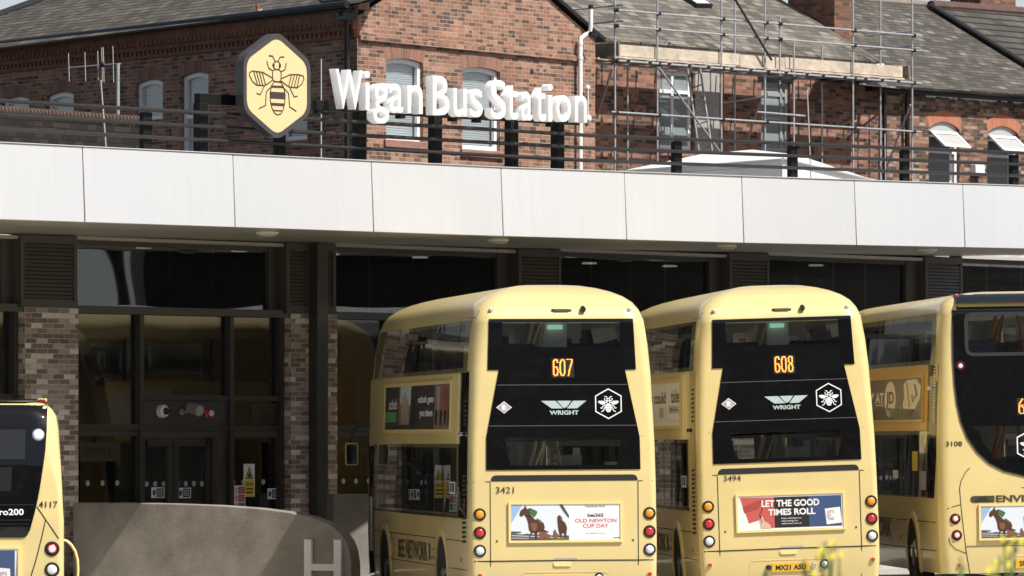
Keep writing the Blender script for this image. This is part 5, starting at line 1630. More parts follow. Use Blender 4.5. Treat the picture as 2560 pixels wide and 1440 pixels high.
LV = [.28, .42, .54, .8, 1.0, 1.2, 1.36, 1.6, 1.8, 1.97, 2.12, 2.24, 2.36, 2.6, 2.9, 3.1, 3.23, 3.3, 3.45, 3.6, 3.75, 3.88, 3.93, 4.0, 4.06, 4.11, 4.16, 4.205, 4.245, 4.28, 4.31, 4.337, 4.36, 4.382, 4.4, 4.412, 4.42, 4.426, 4.43]

def double_decker_a(loc, head, roll, label, fleet, route, reg, rear_ad, side_ad, px, bees, mirror=False, paint=('yellow', 'yellow_out')):
    """double decker with a domed rear roof and a full-height dark rear panel; px = photo offset that carries the first bus's rear layout across"""
    root = empty('double_decker_bus', loc, label, 'bus', 'double-decker buses parked at the stands', rot=(0, R(roll), R(-head)))
    sh = SH_A; B = Bus(sh, root)
    def hole(kind, a, z):
        if kind == 'R': return abs(a) < .8 and 1.97 < z < 3.88
        if kind == 'F': return (3.3 < z < 3.88 or 1.36 < z < 2.24) and abs(a) < .85
        return (3.3 < z < 3.88 and .75 < a < 9.0) or (1.36 < z < 2.24 and 1.25 < a < 9.0)
    k = sh.body(LV, [-.8, -.4, 0, .4, .8], [.75, 1.25, 2.2, 3.3, 4.4, 5.5, 6.6, 7.8, 9.0, 9.7], hole)
    body = k.build('body', M[paint[0]], root, smooth=35)
    k = LB()
    f = B.R(.003); fs = B.S(.003); fsr = B.S(.003, 1)
    lx = lambda u: (u - 1411) / 187.5
    lz = lambda v: CZ + (HV - v) / 189.0
    w = .012
    # joints between the rear panels
    zs1, zs2 = lz(1203), lz(1401)
    L_, R_ = lx(1227), lx(1598)
    strip(k, [(L_, zs1 - .005), (L_, zs2), (L_ + .01, .3)], w, f); strip(k, [(R_, zs1 - .005), (R_, zs2), (R_ - .01, .3)], w, f)
    strip(k, [(-1.2, zs1), (L_, zs1)], w, f); strip(k, [(R_, zs1), (1.2, zs1)], w, f)
    strip(k, [(-1.2, zs2), (L_, zs2), (0, zs2 + .004), (R_, zs2), (1.2, zs2)], w * 1.3, f)
    for z in (lz(793), lz(925), lz(1091)):
        for s_ in (-1, 1): strip(k, [(s_ * (1.0 if z > 3 else 1.06), z), (s_ * 1.2, z)], .006, f)
    # joints along the near side
    strip(k, [(.25, 1.0), (9.6, 1.0)], .012, fs); strip(k, [(.25, .62), (9.6, .62)], .01, fs)
    for y in (3.3, 4.6, 5.9, 7.2): strip(k, [(y, 1.0), (y, .3)], .01, fs)
    strip(k, [(.3, 3.95), (.3, 4.05)], .01, fs)
    k.build('panel_gaps', M['gap'], body, merge=False)
    # hinged flap handle and louvred slot above the engine cover
    k = LB(); a, b, z0, z1 = lx(1229), lx(1597), lz(1202), lz(1187); r_ = .05
    poly(k, [(a, z0), (b, z0), (b, z1 - r_), (b - r_ * .4, z1 - r_ * .3), (b - r_ * 1.2, z1), (a + r_ * 1.2, z1), (a + r_ * .4, z1 - r_ * .3), (a, z1 - r_)], B.R(.005))
    k.build('rear_slot', M['slot'], root)
    k = LB(); poly(k, [(-.12, zs2 - .075), (.08, zs2 - .075), (.1, zs2 - .06), (.1, zs2 - .01), (-.14, zs2 - .01), (-.14, zs2 - .06)], B.R(.012)); k.build('flap_handle', M['yrim'], root)
    # dark rear panel with its two see-through panes
    zt, zn, zw, zb = lz(797), lz(924.5), lz(1093), lz(1174)
    def half(z, top):
        if z > zn or (abs(z - zn) < 1e-6 and top is False): return .966 + (zt - z) / (zt - zn) * .028
        if z >= zw: return .845 + (zn - z) / (zn - zw) * .182
        return 1.027 + (zw - z) / (zw - zb) * .006
    ut, ub = lz(806), lz(868); ct, cb = lz(1094), lz(1163)
    def clear(z):
        if ub < z < ut: return .785
        if cb < z < ct: return .715 + (z - cb) / (ct - cb) * .065
        return None
    zz = [zb, cb, (cb + ct) / 2, ct, zw + .001, 2.6, 2.9, 3.1, zn, zn + 1e-5, 3.4, ub, (ub + ut) / 2, ut, zt]
    def half2(z, upper): return half(z, not upper) if abs(z - zn) > 1e-4 else (.845 if z <= zn and not upper else (.845 if z <= zn else .994))
    k, kc = LB(), (LB(), LB())
    zz = sorted(set(round(z, 5) for z in zz))
    i = zz.index(round(zn, 5))
    rows_panel(k, zz[:i + 1], lambda z, u: half(z, True) if z < zn - 1e-4 else .845, B.R(.012), M['blackgloss'], clear, kc, M['rearglass'])
    rows_panel(k, [zn + .0005] + zz[i + 2:], lambda z, u: half(z, False) if z > zn + .001 else .994, B.R(.012), M['blackgloss'], clear, kc, M['rearglass'])
    rp = k.build('rear_panel', M['blackgloss'], root, smooth=30)
    [q_.build('rear_window', M['rearglass'], rp) for q_ in kc]
    k = LB()
    for v, h in ((962, .9), (1064, 1.0)): strip(k, [(-half(lz(v), False) + .01, lz(v)), (half(lz(v), False) - .01, lz(v))], .008, B.R(.014))
    k.build('panel_seams', M['seamgrey'], rp)
    # roof lamps, camera and vent
    for u in (1238, 1585): lamp(B, lx(u), lz(775), .03, 'clear', root, 'chrome', .03, 'marker_light', ring=False)
    k = LB(); c = sh.rear(lx(1414), lz(775)); k.box(c, (.27, .05, .03)); k.build('roof_vent', M['dkmetal'], root, bevel=.012)
    k = LB(); c = sh.rear(lx(1414), lz(775), .022); k.box(c, (.2, .02, .02)); k.build('vent_grille', M['rim'], root)
    c = sh.rear(lx(1468), lz(776)); k = LB(); k.lathe(c + Vector((0, .01, .03)), (0, -.9, -.35), [(.004, -.01), (.035, 0), (.038, .05), (.03, .075), (.003, .08)], n=14); k.build('rear_camera', M['dkmetal'], root, smooth=50)
    # tail lamps
    for s_, u in ((-1, 1200), (1, 1627)):
        for v, ln in ((1284.5, 'amber'), (1330, 'red'), (1375, 'clear')):
            lamp(B, lx(u) - .003 * s_, lz(v), .067, ln, root, lab=None)
        lamp(B, lx(u) - .003 * s_, lz(1436), .034, 'red', root, 'yrim', .012, 'reflector', ring=False)
    # number plate with its lamps
    k = LB(); f = B.R(.004)
    zp = .47
    q = [(-.52, zp - .1), (.56, zp - .1), (.6, zp - .07), (.6, zp + .1), (.56, zp + .13), (-.52, zp + .13), (-.56, zp + .1), (-.56, zp - .07)]
    stroke(k, q, .012, f, None, True); k.build('plate_recess', M['yrim'], root)
    f = B.R(.018); b_ = B.R(.002); k = LB(); x0, x1, z0, z1 = -.26, .26, zp - .042, zp + .072
    k.prism([f(x0, z0), f(x1, z0), f(x1, z1), f(x0, z1)], [b_(x0, z0), b_(x1, z0), b_(x1, z1), b_(x0, z1)]); pl_ = k.build('number_plate', M['plate'], root)
    k = LB(); put_text(k, reg, (x0 + .05, x1 - .05, z0 + .022, z1 - .022), B.R(.021), M['blackprint'], .03); k.build('characters', None, pl_, merge=False)
    lamp(B, -.31, zp + .02, .036, 'blackgloss', root, 'rubber', .02, 'plate_light', ring=False)
    lamp(B, .32, zp + .035, .034, 'chrome', root, 'chrome', .02, 'plate_light', ring=False)
    lamp(B, .47, zp + .045, .052, 'clear', root, 'blackpaint', .03, 'reversing_light')
    for x in (lx(1243), lx(1585)):
        k = LB(); k.disc(sh.rear(x, lz(1351), .006), (0, -1, 0), .014, n=10); k.build('fastener', M['gap'], root)
    k = LB(); poly(k, [(lx(1386), lz(1399)), (lx(1444), lz(1399)), (lx(1444), lz(1395)), (lx(1386), lz(1395))], B.R(.006)); k.build('label_strip', M['diamond'], root)
    # rear lettering and marks
    U = lambda u: u + px[0]; V = lambda v: v + px[1]
    def rtxt(t, u0, u1, v0, v1, m_, off, par=None, name='lettering'):
        k = LB(); put_text(k, t, (lx(u0), lx(u1), lz(v1), lz(v0)), B.R(.016), M[m_], off); return k.build(name, None, par or root, merge=False)
    fu = fleet[1]
    k = LB(); put_text(k, fleet[0], (lx(fu[0]), lx(fu[1]), lz(fu[3]), lz(fu[2])), B.R(.008), M['blackprint'], .0); k.build('fleet_number', None, root, merge=False)
    k = LB(); f = B.R(.016)
    zt_, zb_ = lz(1002), lz(1021.5)
    for a in ([(1358, 1002), (1397, 1002), (1423, 1021), (1383, 1021)], [(1400, 1002), (1443, 1002), (1426, 1019), (1418, 1019)], [(1447, 1002), (1470, 1002), (1458, 1021), (1428, 1021)]):
        pass
    for q in ([(1357, 1002), (1393, 1002), (1412, 1021), (1383, 1021)], [(1397, 1002), (1433, 1002), (1421, 1018), (1413, 1020)], [(1437, 1002), (1471, 1002), (1447, 1021), (1422, 1021)]):
        poly(k, [(lx(u), lz(v)) for u, v in q], f, M['greyprint'])
    put_text(k, 'WRIGHT', (lx(1378), lx(1451), lz(1037), lz(1026)), f, M['greyprint'], .035)
    k.build('maker_badge', None, rp, merge=False)
    k = LB(); cx, cz = lx(1264), lz(1018); f2 = B.R(.017); f3 = B.R(.019)
    poly(k, [(cx - .104, cz), (cx, cz - .08), (cx + .104, cz), (cx, cz + .08)], f2, M['whiteprint']); poly(k, [(cx - .09, cz), (cx, cz - .069), (cx + .09, cz), (cx, cz + .069)], f3, M['diamond'])
    f4 = B.R(.021); poly(k, [(cx - .03, cz - .035), (cx + .012, cz - .035), (cx + .012, cz + .035), (cx - .03, cz + .035)], f4, M['whiteprint']); stroke(k, [(cx + .012, cz + .02), (cx + .034, cz + .01), (cx + .034, cz - .03), (cx + .016, cz - .03)], .007, f4, M['whiteprint'])
    k.build('fuel_badge', None, rp, merge=False)
    # bee badge and route display: same local place on both buses
    class _B:                       # local layout in the first bus's own pixels
        def __init__(s): s.sh = sh
        def rx(s, u, v): return lx(u), lz(v)
        def R(s, o=.012): return B.R(o)
    bee_logo(_B(), rp, 1526, 1010, 66, 74)
    display(_B(), rp, route, 1384.5, 1441, 896, 944)
    framed_ad(B, root, (lx(1277.5), lx(1552), lz(1350), lz(1260)), rear_ad, lambda o: B.R(.002 + o), .03)
    # near side: glazing, bulged advert panel, dark corner with vents
    k, k2 = LB(), LB()
    fg = B.S(.006); fg2 = B.S(.012)
    def band(kk, y0, y1, z0, z1, fn, ny=10, nz=4, m_=None):
        kk.grid([[fn(y0 + (y1 - y0) * i / ny, z0 + (z1 - z0) * j / nz) for i in range(ny + 1)] for j in range(nz + 1)], m_)
    band(k, .42, 9.75, 3.245, 3.93, fg); k.build('upper_side_window', M['sideglass'], root, smooth=30)
    k = LB(); band(k, .95, 9.55, 1.30, 2.29, fg); k.build('lower_side_window', M['sideglass'], root, smooth=30)
    for sg in (1,):
        fr_ = B.S(.006, 1)
        k = LB(); band(k, .42, 9.75, 3.245, 3.93, fr_); k.build('upper_side_window', M['sideglass'], root, smooth=30)
        k = LB(); band(k, .95, 9.55, 1.30, 2.29, fr_); k.build('lower_side_window', M['sideglass'], root, smooth=30)
    k = LB()
    for y in (1.35, 2.85, 4.35, 5.85, 7.35, 8.8): strip(k, [(y, 3.25), (y, 3.925)], .05, fg2)
    for y in (2.45, 3.95, 5.45, 6.95, 8.4): strip(k, [(y, 1.31), (y, 2.28)], .05, fg2)
    for y0, y1 in ((1.4, 2.8), (4.4, 5.8)): strip(k, [(y0, 3.7), (y1, 3.7)], .04, fg2)
    strip(k, [(.95, 1.315), (9.55, 1.315)], .035, fg2)
    k.build('window_dividers', M['blackpaint'], root, merge=False)
    side_long = side_ad[0]
    k = LB()
    y0 = 1.0
    pts = [(y0, 2.29), (y0, 3.235), (10.0, 3.235), (10.0, 2.29)]
    def bulge(y, z, o=.0): return sh.side(y, z, .035 + o)
    rws = []
    for z, oo in ((2.285, -.033), (2.295, -.008), (2.31, 0), (2.6, 0), (2.9, 0), (3.2, 0), (3.225, -.008), (3.235, -.033)):
        rws.append([bulge(y, z, (-.033 if i in (0, 8) else (-.01 if i in (1, 7) else 0)) if oo > -.03 else -.033) for i, y in enumerate((y0, y0 + .015, y0 + .06, 3, 5, 7, 9.8, 9.98, 10.0))])
    k.grid(rws); k.build('side_advert_panel', M[paint[1]], root, smooth=30)
    k = LB(); band(k, .24, 1.0, 1.30, 3.24, B.S(.007), 4, 8)
    if side_long == 'black': k.build('corner_panel', M['blackgloss'], root, smooth=30)
    else: k.build('corner_panel', M[paint[1]], root, smooth=30)
    k = LB()
    for i in range(15):
        z = 1.0 + i * .062
        strip(k, [(.3, z), (.62, z - .008)], .034, B.S(.010))
    for i in range(6 if side_long == 'black' else 8):
        z = 2.55 + i * .062
        strip(k, [(.32, z), (.6, z - .008)], .03, B.S(.010))
    k.build('side_vents', M['slot'], root, merge=False)
    k = LB()
    for y in (.55, .75): k.box(sh.side(y, 2.42, .03), (.05, .08, .05))
    k.build('side_lamp', M['chrome' if side_long == 'black' else 'dkmetal'], root, bevel=.01)
    framed_ad(B, root, (8.1, 1.55, 2.49, 3.1), side_ad[1], lambda o: (lambda y, z: sh.side(y, z, .037 + o)), .05)
    # side lettering, stickers and reflectors
    k = LB(); fl = B.S(.006)
    put_text(k, 'BEE NETWORK', (6.9, 3.95, .66, .93), fl, M['brownprint'], .02)
    k.build('side_lettering', None, root, merge=False); k = LB()
    put_text(k, 'Transport for', (3.6, 2.9, .82, .88), fl, M['brownprint'], .0); k.build('side_lettering', None, root, merge=False); k = LB(); put_text(k, 'Greater Manchester', (3.6, 2.9, .7, .76), fl, M['brownprint'], .0)
    k.build('side_lettering', None, root, merge=False); k = LB()
    stroke(k, [(7.6 + .25 * math.cos(R(a)), .8 + .17 * math.sin(R(a))) for a in range(30, 391, 60)], .02, fl, M['brownprint'], True)
    k.build('side_emblem', None, root, merge=False); k = LB()
    poly(k, [(3.8, .68), (3.66, .68), (3.66, .92), (3.8, .92)], fl, M['brownprint'])
    k.build('side_emblem', None, root, merge=False)
    k = LB(); fs_ = B.S(.02); poly(k, [(1.75, 1.62), (1.2, 1.62), (1.2, 1.78), (1.75, 1.78)], fs_, M['whiteprint'])
    for y0_, y1_ in ((1.7, 1.55), (1.5, 1.28)): poly(k, [(y0_, 1.64), (y1_, 1.64), (y1_, 1.765), (y0_, 1.765)], B.S(.022), M['signblue'])
    k.build('window_sticker', None, root, merge=False)
    for y in (.75, 2.95, 6.2): lampc = sh.side(y, .75, .004); k = LB(); k.disc(lampc, (-1, 0, 0), .035, dome=.012, n=12); k.build('side_reflector', M['red' if y < 3 else 'amber'], root)
    for y in (2.5, 8.3):
        for sg in (-1, 1): wheel(B, root, y, sg=sg)
    # doorway at the front of the near side
    k = LB(); band(k, 8.95 + .65, 10.1, .3, 2.25, B.S(.009), 2, 6); k.build('door', M['blackgloss'], root)
    k = LB(); k.tube([sh.side(9.55, .7, .04), sh.side(9.55, 1.5, .04)], .03, 8); k.build('door_handrail', M['frost'], root)
    for z0, z1 in ((1.25, 2.3), (3.2, 3.95)):
        k = LB(); k.grid([[Vector((x, sh.yf(z) + .012, z)) for x in (-.95, -.4, .4, .95)] for z in (z0, (z0 + z1) / 2, z1)]); k.build('windscreen', M['sideglass'], root)
    interior(B, root, [(.75, 2.32), (2.5, 4.12)], 'handrail', 9.4, (.02, .75, 3.84))
    if mirror:
        k = LB(); c = Vector((-1.49, 10.35, 2.13))
        pts = [(-.085, -.17), (.085, -.17), (.1, -.14), (.1, .14), (.085, .17), (-.085, .17), (-.1, .14), (-.1, -.14)]
        k.prism([c + Vector((x, -.05, z)) for x, z in pts], [c + Vector((x * .8, .06, z * .85)) for x, z in pts])
        mr = k.build('mirror', M[paint[1]], root, bevel=.01)
        k = LB(); k.face([c + Vector((x * .8, -.053, z * .88)) for x, z in pts]); k.build('mirror_glass', M['mirror'], mr)
        k = LB(); k.tube([c + Vector((0, .0, .15)), c + Vector((.02, .05, .34)), c + Vector((.12, .1, .4)), c + Vector((.4, .0, .38))], .02, 7); k.build('mirror_arm', M['blackpaint'], mr, smooth=60)
    return root, B

p607 = at(1411, 1097, 75.1); p607.z = 0
double_decker_a(p607, -8.95, -.35, 'pale yellow double-decker showing route 607 on its dark rear panel', ('3421', (1241, 1286, 1216, 1232)), '607', 'MX20 KXC', ad_race, ('black', ad_shoes), (0, 0), None, True)
p608 = at(1980, 1097, 78.6); p608.z = gz(p608.x)
double_decker_a(p608, -5.2, -1.9, 'pale yellow double-decker showing route 608 on its dark rear panel', ('3494', (1243, 1288, 1205, 1220)), '608', 'MX21 ASU', ad_roll, ('yellow', ad_tide), (0, 0), None)

p4 = at(1280, 1097, 84.6); p4.x = 11.6; p4.z = gz(p4.x)  # extra bus out of view, added in grey for the station glass to reflect
double_decker_a(p4, -5.0, -1.0, 'unseen pale grey double-decker added beyond the right edge of the view for its reflection', ('3466', (1243, 1288, 1205, 1220)), '610', 'MX21 ABU', ad_race, ('yellow', ad_tide), (0, 0), None, paint=('paleshell', 'paleshell'))

# ---------------------------------------------------------------- double decker with a curved dark rear window area, right edge
def double_decker_b():
    p = at(2571, 1097, 80.1); p.z = gz(p.x)
    root = empty('double_decker_bus', p, 'yellow double-decker at the right edge with a curved black rear and fleet number 3108', 'bus', 'double-decker buses parked at the stands', rot=(0, R(-1.0), R(4.8)))
    sh = SH_B; B = Bus(sh, root)
    def hole(kind, a, z):
        if kind == 'R': return (abs(a) < .8 and 3.3 < z < 3.95) or (abs(a) < .5 and 1.8 < z < 1.97) or (abs(a) < .65 and 1.97 < z < 2.24) or (abs(a) < .8 and 2.24 < z < 2.36)
        if kind == 'F': return (3.3 < z < 3.88 or 1.36 < z < 2.24) and abs(a) < .85
        return (3.3 < z < 3.88 and .75 < a < 9.0) or (1.36 < z < 2.24 and 1.25 < a < 9.0)
    zs = [z for z in LV if z < 4.06] + [3.95, 4.08, 4.12, 4.16, 4.185, 4.21, 4.23, 4.245, 4.256, 4.265, 4.272, 4.275]
    zs = sorted(set(z for z in zs if z not in (3.88,)))
    zs = sorted(set(zs + [3.88]))
    k = sh.body(zs, [-.8, -.65, -.5, 0, .5, .65, .8], [.75, 1.25, 2.2, 3.3, 4.4, 5.5, 6.6, 7.8, 9.0, 9.7], hole)
    body = k.build('body', M['yellow'], root, smooth=35)
    X = lambda u, v: B.rx(u, v)[0]; Zz = lambda v, u=2450: B.rx(u, v)[1]
    edge = [B.rx(u, v) for u, v in ((2382, 741), (2381, 775), (2381, 830), (2382, 900), (2386, 960), (2392, 1010), (2402, 1055), (2418, 1095), (2442, 1130), (2472, 1158), (2510, 1178), (2560, 1190))]
    tb = sorted([(z, -x) for x, z in edge] + [(B.rx(2571, 1191)[1] - .004, .02)])
    half = lambda z, u=None: T(tb, z)
    zA, zB_ = Zz(785), Zz(886); zC, zD = Zz(1066), Zz(1157)
    xA = -X(2415, 830)
    def clear(z):
        if zB_ < z < zA: return min(xA, half(z) - .1)
        if zD < z < zC: return T([(1.8, .46), (1.97, .49), (2.05, .55), (2.12, .62), (2.24, .635), (2.3, .7), (2.36, .76)], z)
        return None
    levels = sorted(set([z for z, _ in tb] + [zA, zB_, zC, zD, (zA + zB_) / 2, (zC + zD) / 2]))
    levels = [z for z in levels if z <= Zz(776) + .001] + [Zz(775)]
    k, kc = LB(), (LB(), LB())
    rows_panel(k, levels, half, B.R(.012), M['blackgloss'], clear, kc, M['rearglass'])
    rp = k.build('rear_panel', M['blackgloss'], root, smooth=30)
    [q_.build('rear_window', M['rearglass'], rp) for q_ in kc]
    # rubber edge of the upper window and lip of the panel
    k = LB(); q = []
    r_ = .09
    for (cx, cz, a0) in ((-xA + r_, zB_ + r_, 180), (xA - r_, zB_ + r_, 270), (xA - r_, zA - r_, 0), (-xA + r_, zA - r_, 90)):
        q += [(cx + r_ * math.cos(R(a0 + j * 18)), cz + r_ * math.sin(R(a0 + j * 18))) for j in range(6)]
    stroke(k, q, .05, B.R(.017), None, True); k.build('window_seal', M['rubber'], rp)
    k = LB()
    for sgn in (-1, 1): strip(k, [(sgn * h, z) for z, h in tb if z < Zz(748)], .018, B.R(.015))
    k.build('panel_lip', M['rubber'], rp)
    # spoiler over the window
    k = LB(); rows = []
    zt_ = Zz(737); z1_ = Zz(757)
    hw = half(Zz(745))
    for z, o in ((zt_ + .015, .0), (zt_, .05), ((zt_ + z1_) / 2, .1), (z1_, .11), (z1_ - .012, .05), (z1_ + .01, .0)):
        rows.append([sh.rear(-hw + 2 * hw * i / 12, z, o) for i in range(13)])
    k.grid(rows); k.build('spoiler', M['blackpaint'], root, smooth=50)
    k = LB(); poly(k, [(-hw, Zz(774)), (hw, Zz(774)), (hw, z1_), (-hw, z1_)], B.R(.006)); k.build('spoiler_gap', M['slot'], root)
    x, z = B.rx(2391, 742); lamp(B, x, z, .03, 'red', root, 'redglass', .03, 'marker_light', ring=False); lamp(B, -x, z, .03, 'red', root, 'redglass', .03, 'marker_light', ring=False)
    x, z = B.rx(2400, 915)
    for s_ in (1, -1):
        L = lamp(B, x * s_, z, .055, 'red', root, 'rubber', .03); k = LB(); c = sh.rear(x * s_, z, .05); k.disc(c, (0, -1, 0), .03, dome=.008, n=14); k.build('inner_lens', M['clear'], L)
    for u, v in ((2388, 1297), (2392, 1338)):
        x, z = B.rx(u, v)
        for s_ in (1, -1):
            L = lamp(B, x * s_, z, .06, 'red', root, 'rubber', .025); k = LB(); c = sh.rear(x * s_, z, .034); k.disc(c, (0, -1, 0), .034, dome=.01, n=14); k.build('inner_lens', M['clear'], L)
    x, z = B.rx(2398, 1412)
    for s_ in (1, -1): lamp(B, x * s_, z, .03, 'red', root, 'yrim', .012, 'reflector', ring=False)
    # joints
    k = LB(); f = B.R(.003); P_ = lambda pts: [B.rx(u, v) for u, v in pts]
    mir = lambda pts: [(-x, z) for x, z in pts]
    for q in ([(2350, 1222), (2571, 1219)], [(2399, 1222), (2402, 1204), (2414, 1180), (2424, 1170)], [(2399, 1222), (2402, 1262), (2408, 1318), (2416, 1382), (2426, 1440)], [(2372, 1345), (2376, 1360), (2388, 1372), (2416, 1384)], [(2416, 1366), (2571, 1363)], [(2368, 1272), (2385, 1266), (2401, 1262)]):
        q = P_(q); strip(k, q, .011, f); strip(k, mir(q), .011, f)
    fs = B.S(.003)
    strip(k, [(.3, 1.0), (9.6, 1.0)], .012, fs); strip(k, [(.3, .6), (9.6, .6)], .012, fs); strip(k, [(1.35, 1.0), (1.35, .3)], .012, fs); strip(k, [(4.4, 1.0), (4.4, .3)], .012, fs)
    k.build('panel_gaps', M['gap'], body, merge=False)
    # marks
    lettering(B, root, '3108', 2364, 2405, 1103, 1116, off=.012, name='fleet_number', o=.006)
    display(B, rp, ('o6', '1', '0'), 2543, 2601, 994, 1038)
    bee_logo(B, rp, 2578, 1113, 70, 78)
    k = LB(); x0, z0 = B.rx(2426, 1257); x1, z1 = B.rx(2486, 1239); f = B.R(.006); zc = (z0 + z1) / 2; r_ = (z1 - z0) / 2
    poly(k, [(x1, z0), (x1, z1), (x0 + r_, z1)] + [(x0 + r_ - r_ * math.sin(R(a)), zc + r_ * math.cos(R(a))) for a in range(20, 180, 20)] + [(x0 + r_, z0)], f, M['brownprint'])
    xm = (x0 + x1) / 2
    poly(k, [(xm - .12, z0 + .01), (xm + .12, z0 + .01), (xm + .08, z0 + .04), (xm + .05, z1 - .02), (xm, z1 - .008), (xm - .04, z1 - .025), (xm - .09, z0 + .045)], B.R(.008), M['blackprint'])
    xa, za = B.rx(2490, 1256); xb, zb = B.rx(2552, 1237)
    W_ = (xb - xa); t_ = .022
    put_text(k, 'ENVIRO400', (xa, xa + W_ * 2.75, za, zb), f, M['brownprint'], .03)
    k.build('model_badge', None, root, merge=False)
    framed_ad(B, root, (X(2452, 1300), X(2452, 1300) + 1.43, Zz(1346), Zz(1266)), ad_race, lambda o: B.R(.002 + o), .03)
    k = LB(); x0, z0 = B.rx(2534, 1361); put_text(k, 'Emergency exit', (x0, x0 + .42, z0, z0 + .035), B.R(.006), M['brownprint'], .01); k.build('exit_lettering', None, root, merge=False)
    k = LB(); x0, z0 = B.rx(2530, 1424); x1 = x0 + .66; f = B.R(.004); z1 = z0 + .2
    stroke(k, [(x0, z0), (x1, z0), (x1, z1), (x0, z1)], .03, f, None, True); k.build('plate_recess', M['yrim'], root)
    plate(B, root, 'SN09 CDF', 2539, 2632, 1396, 1420)
    # side
    def band(kk, y0, y1, z0, z1, fn, ny=10, nz=4):
        kk.grid([[fn(y0 + (y1 - y0) * i / ny, z0 + (z1 - z0) * j / nz) for i in range(ny + 1)] for j in range(nz + 1)])
    for sg in (-1, 1):
        fg = B.S(.006, sg)
        k = LB(); yy = [.42, .44, .5, .6]
        rows = []
        for j in range(9):
            z = 3.24 + .72 * j / 8
            c_ = .0 if j < 7 else (.05 if j == 7 else .14)
            rows.append([fg(.42 + c_ + (9.7 - .42 - c_) * i / 10, z) for i in range(11)])
        k.grid(rows); k.build('upper_side_window', M['sideglass'], root, smooth=30)
        k = LB(); band(k, .95, 9.55, 1.34, 2.29, fg); k.build('lower_side_window', M['sideglass'], root, smooth=30)
    k = LB(); fg2 = B.S(.012)
    for y in (1.5, 3.0, 4.5, 6.0, 7.5): strip(k, [(y, 3.25), (y, 3.95)], .04, fg2)
    strip(k, [(1.5, 3.7), (6, 3.7)], .035, fg2)
    for y in (2.6, 4.1, 5.6, 7.1): strip(k, [(y, 1.34), (y, 2.28)], .04, fg2)
    k.build('window_dividers', M['blackpaint'], root, merge=False)
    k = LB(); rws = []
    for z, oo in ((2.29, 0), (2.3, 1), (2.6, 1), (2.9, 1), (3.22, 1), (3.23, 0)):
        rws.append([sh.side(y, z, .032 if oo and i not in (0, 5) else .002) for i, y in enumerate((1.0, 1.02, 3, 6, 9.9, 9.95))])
    k.grid(rws); k.build('side_advert_panel', M['orangereflect'], root, smooth=30)
    framed_ad(B, root, (8.6, 1.2, 2.46, 3.06), ad_shoe, lambda o: (lambda y, z: sh.side(y, z, .034 + o)), .04, 'orangereflect')
    k = LB(); k.grid([[sh.side(.22 + (.78) * i / 4 + (0 if z > 1.9 else (1.9 - z) * .35) * (1 - i / 4), z, .007) for i in range(5)] for z in (1.34, 1.6, 1.9, 2.3, 2.8, 3.23)]); k.build('corner_panel', M['blackgloss'], root, smooth=30)
    k = LB()
    for i in range(20): k.box(sh.side(.36, 2.42 + i * .042, .012), (.02, .09, .022))
    k.build('side_vents', M['yrim'], root, merge=False)
    k = LB(); k.box(sh.side(.65, 2.9, .03), (.06, .14, .06)); k.build('side_lamp', M['white'], root, bevel=.01)
    k = LB()
    for i in range(14): strip(k, [(4.3, .66 + i * .034), (3.9, .66 + i * .034)], .012, B.S(.008))
    k.build('side_louvres', M['yrim'], root, merge=False)
    k = LB(); put_text(k, 'BEE NETWORK', (8.4, 4.5, .72, 1.0), B.S(.006), M['brownprint'], .02); k.build('side_lettering', None, root, merge=False)
    for q, mm in (([(2.35, 1.72), (1.85, 1.72), (1.85, 2.0), (2.35, 2.0)], 'signyellow'), ([(4.2, 1.6), (3.7, 1.6), (3.7, 1.72), (4.2, 1.72)], 'whiteprint'), ([(1.65, 1.45), (1.05, 1.45), (1.05, 1.72), (1.65, 1.72)], 'diamond')):
        k = LB(); poly(k, q, B.S(.014), M[mm]); k.build('window_sticker', None, root, merge=False)
    for y in (2.4, 8.2):
        for sg in (-1, 1): wheel(B, root, y, sg=sg)
    k = LB(); k.disc(sh.side(3.6, .75, .004), (-1, 0, 0), .035, dome=.012, n=12); k.build('side_reflector', M['red'], root)
    for z0, z1 in ((1.25, 2.3), (3.2, 3.95)):
        k = LB(); k.grid([[Vector((x, sh.yf(z) + .012, z)) for x in (-.95, -.4, .4, .95)] for z in (z0, (z0 + z1) / 2, z1)]); k.build('windscreen', M['sideglass'], root)
    interior(B, root, [(.75, 2.36), (2.45, 4.0)], 'orangerail', 9.4)
double_decker_b()

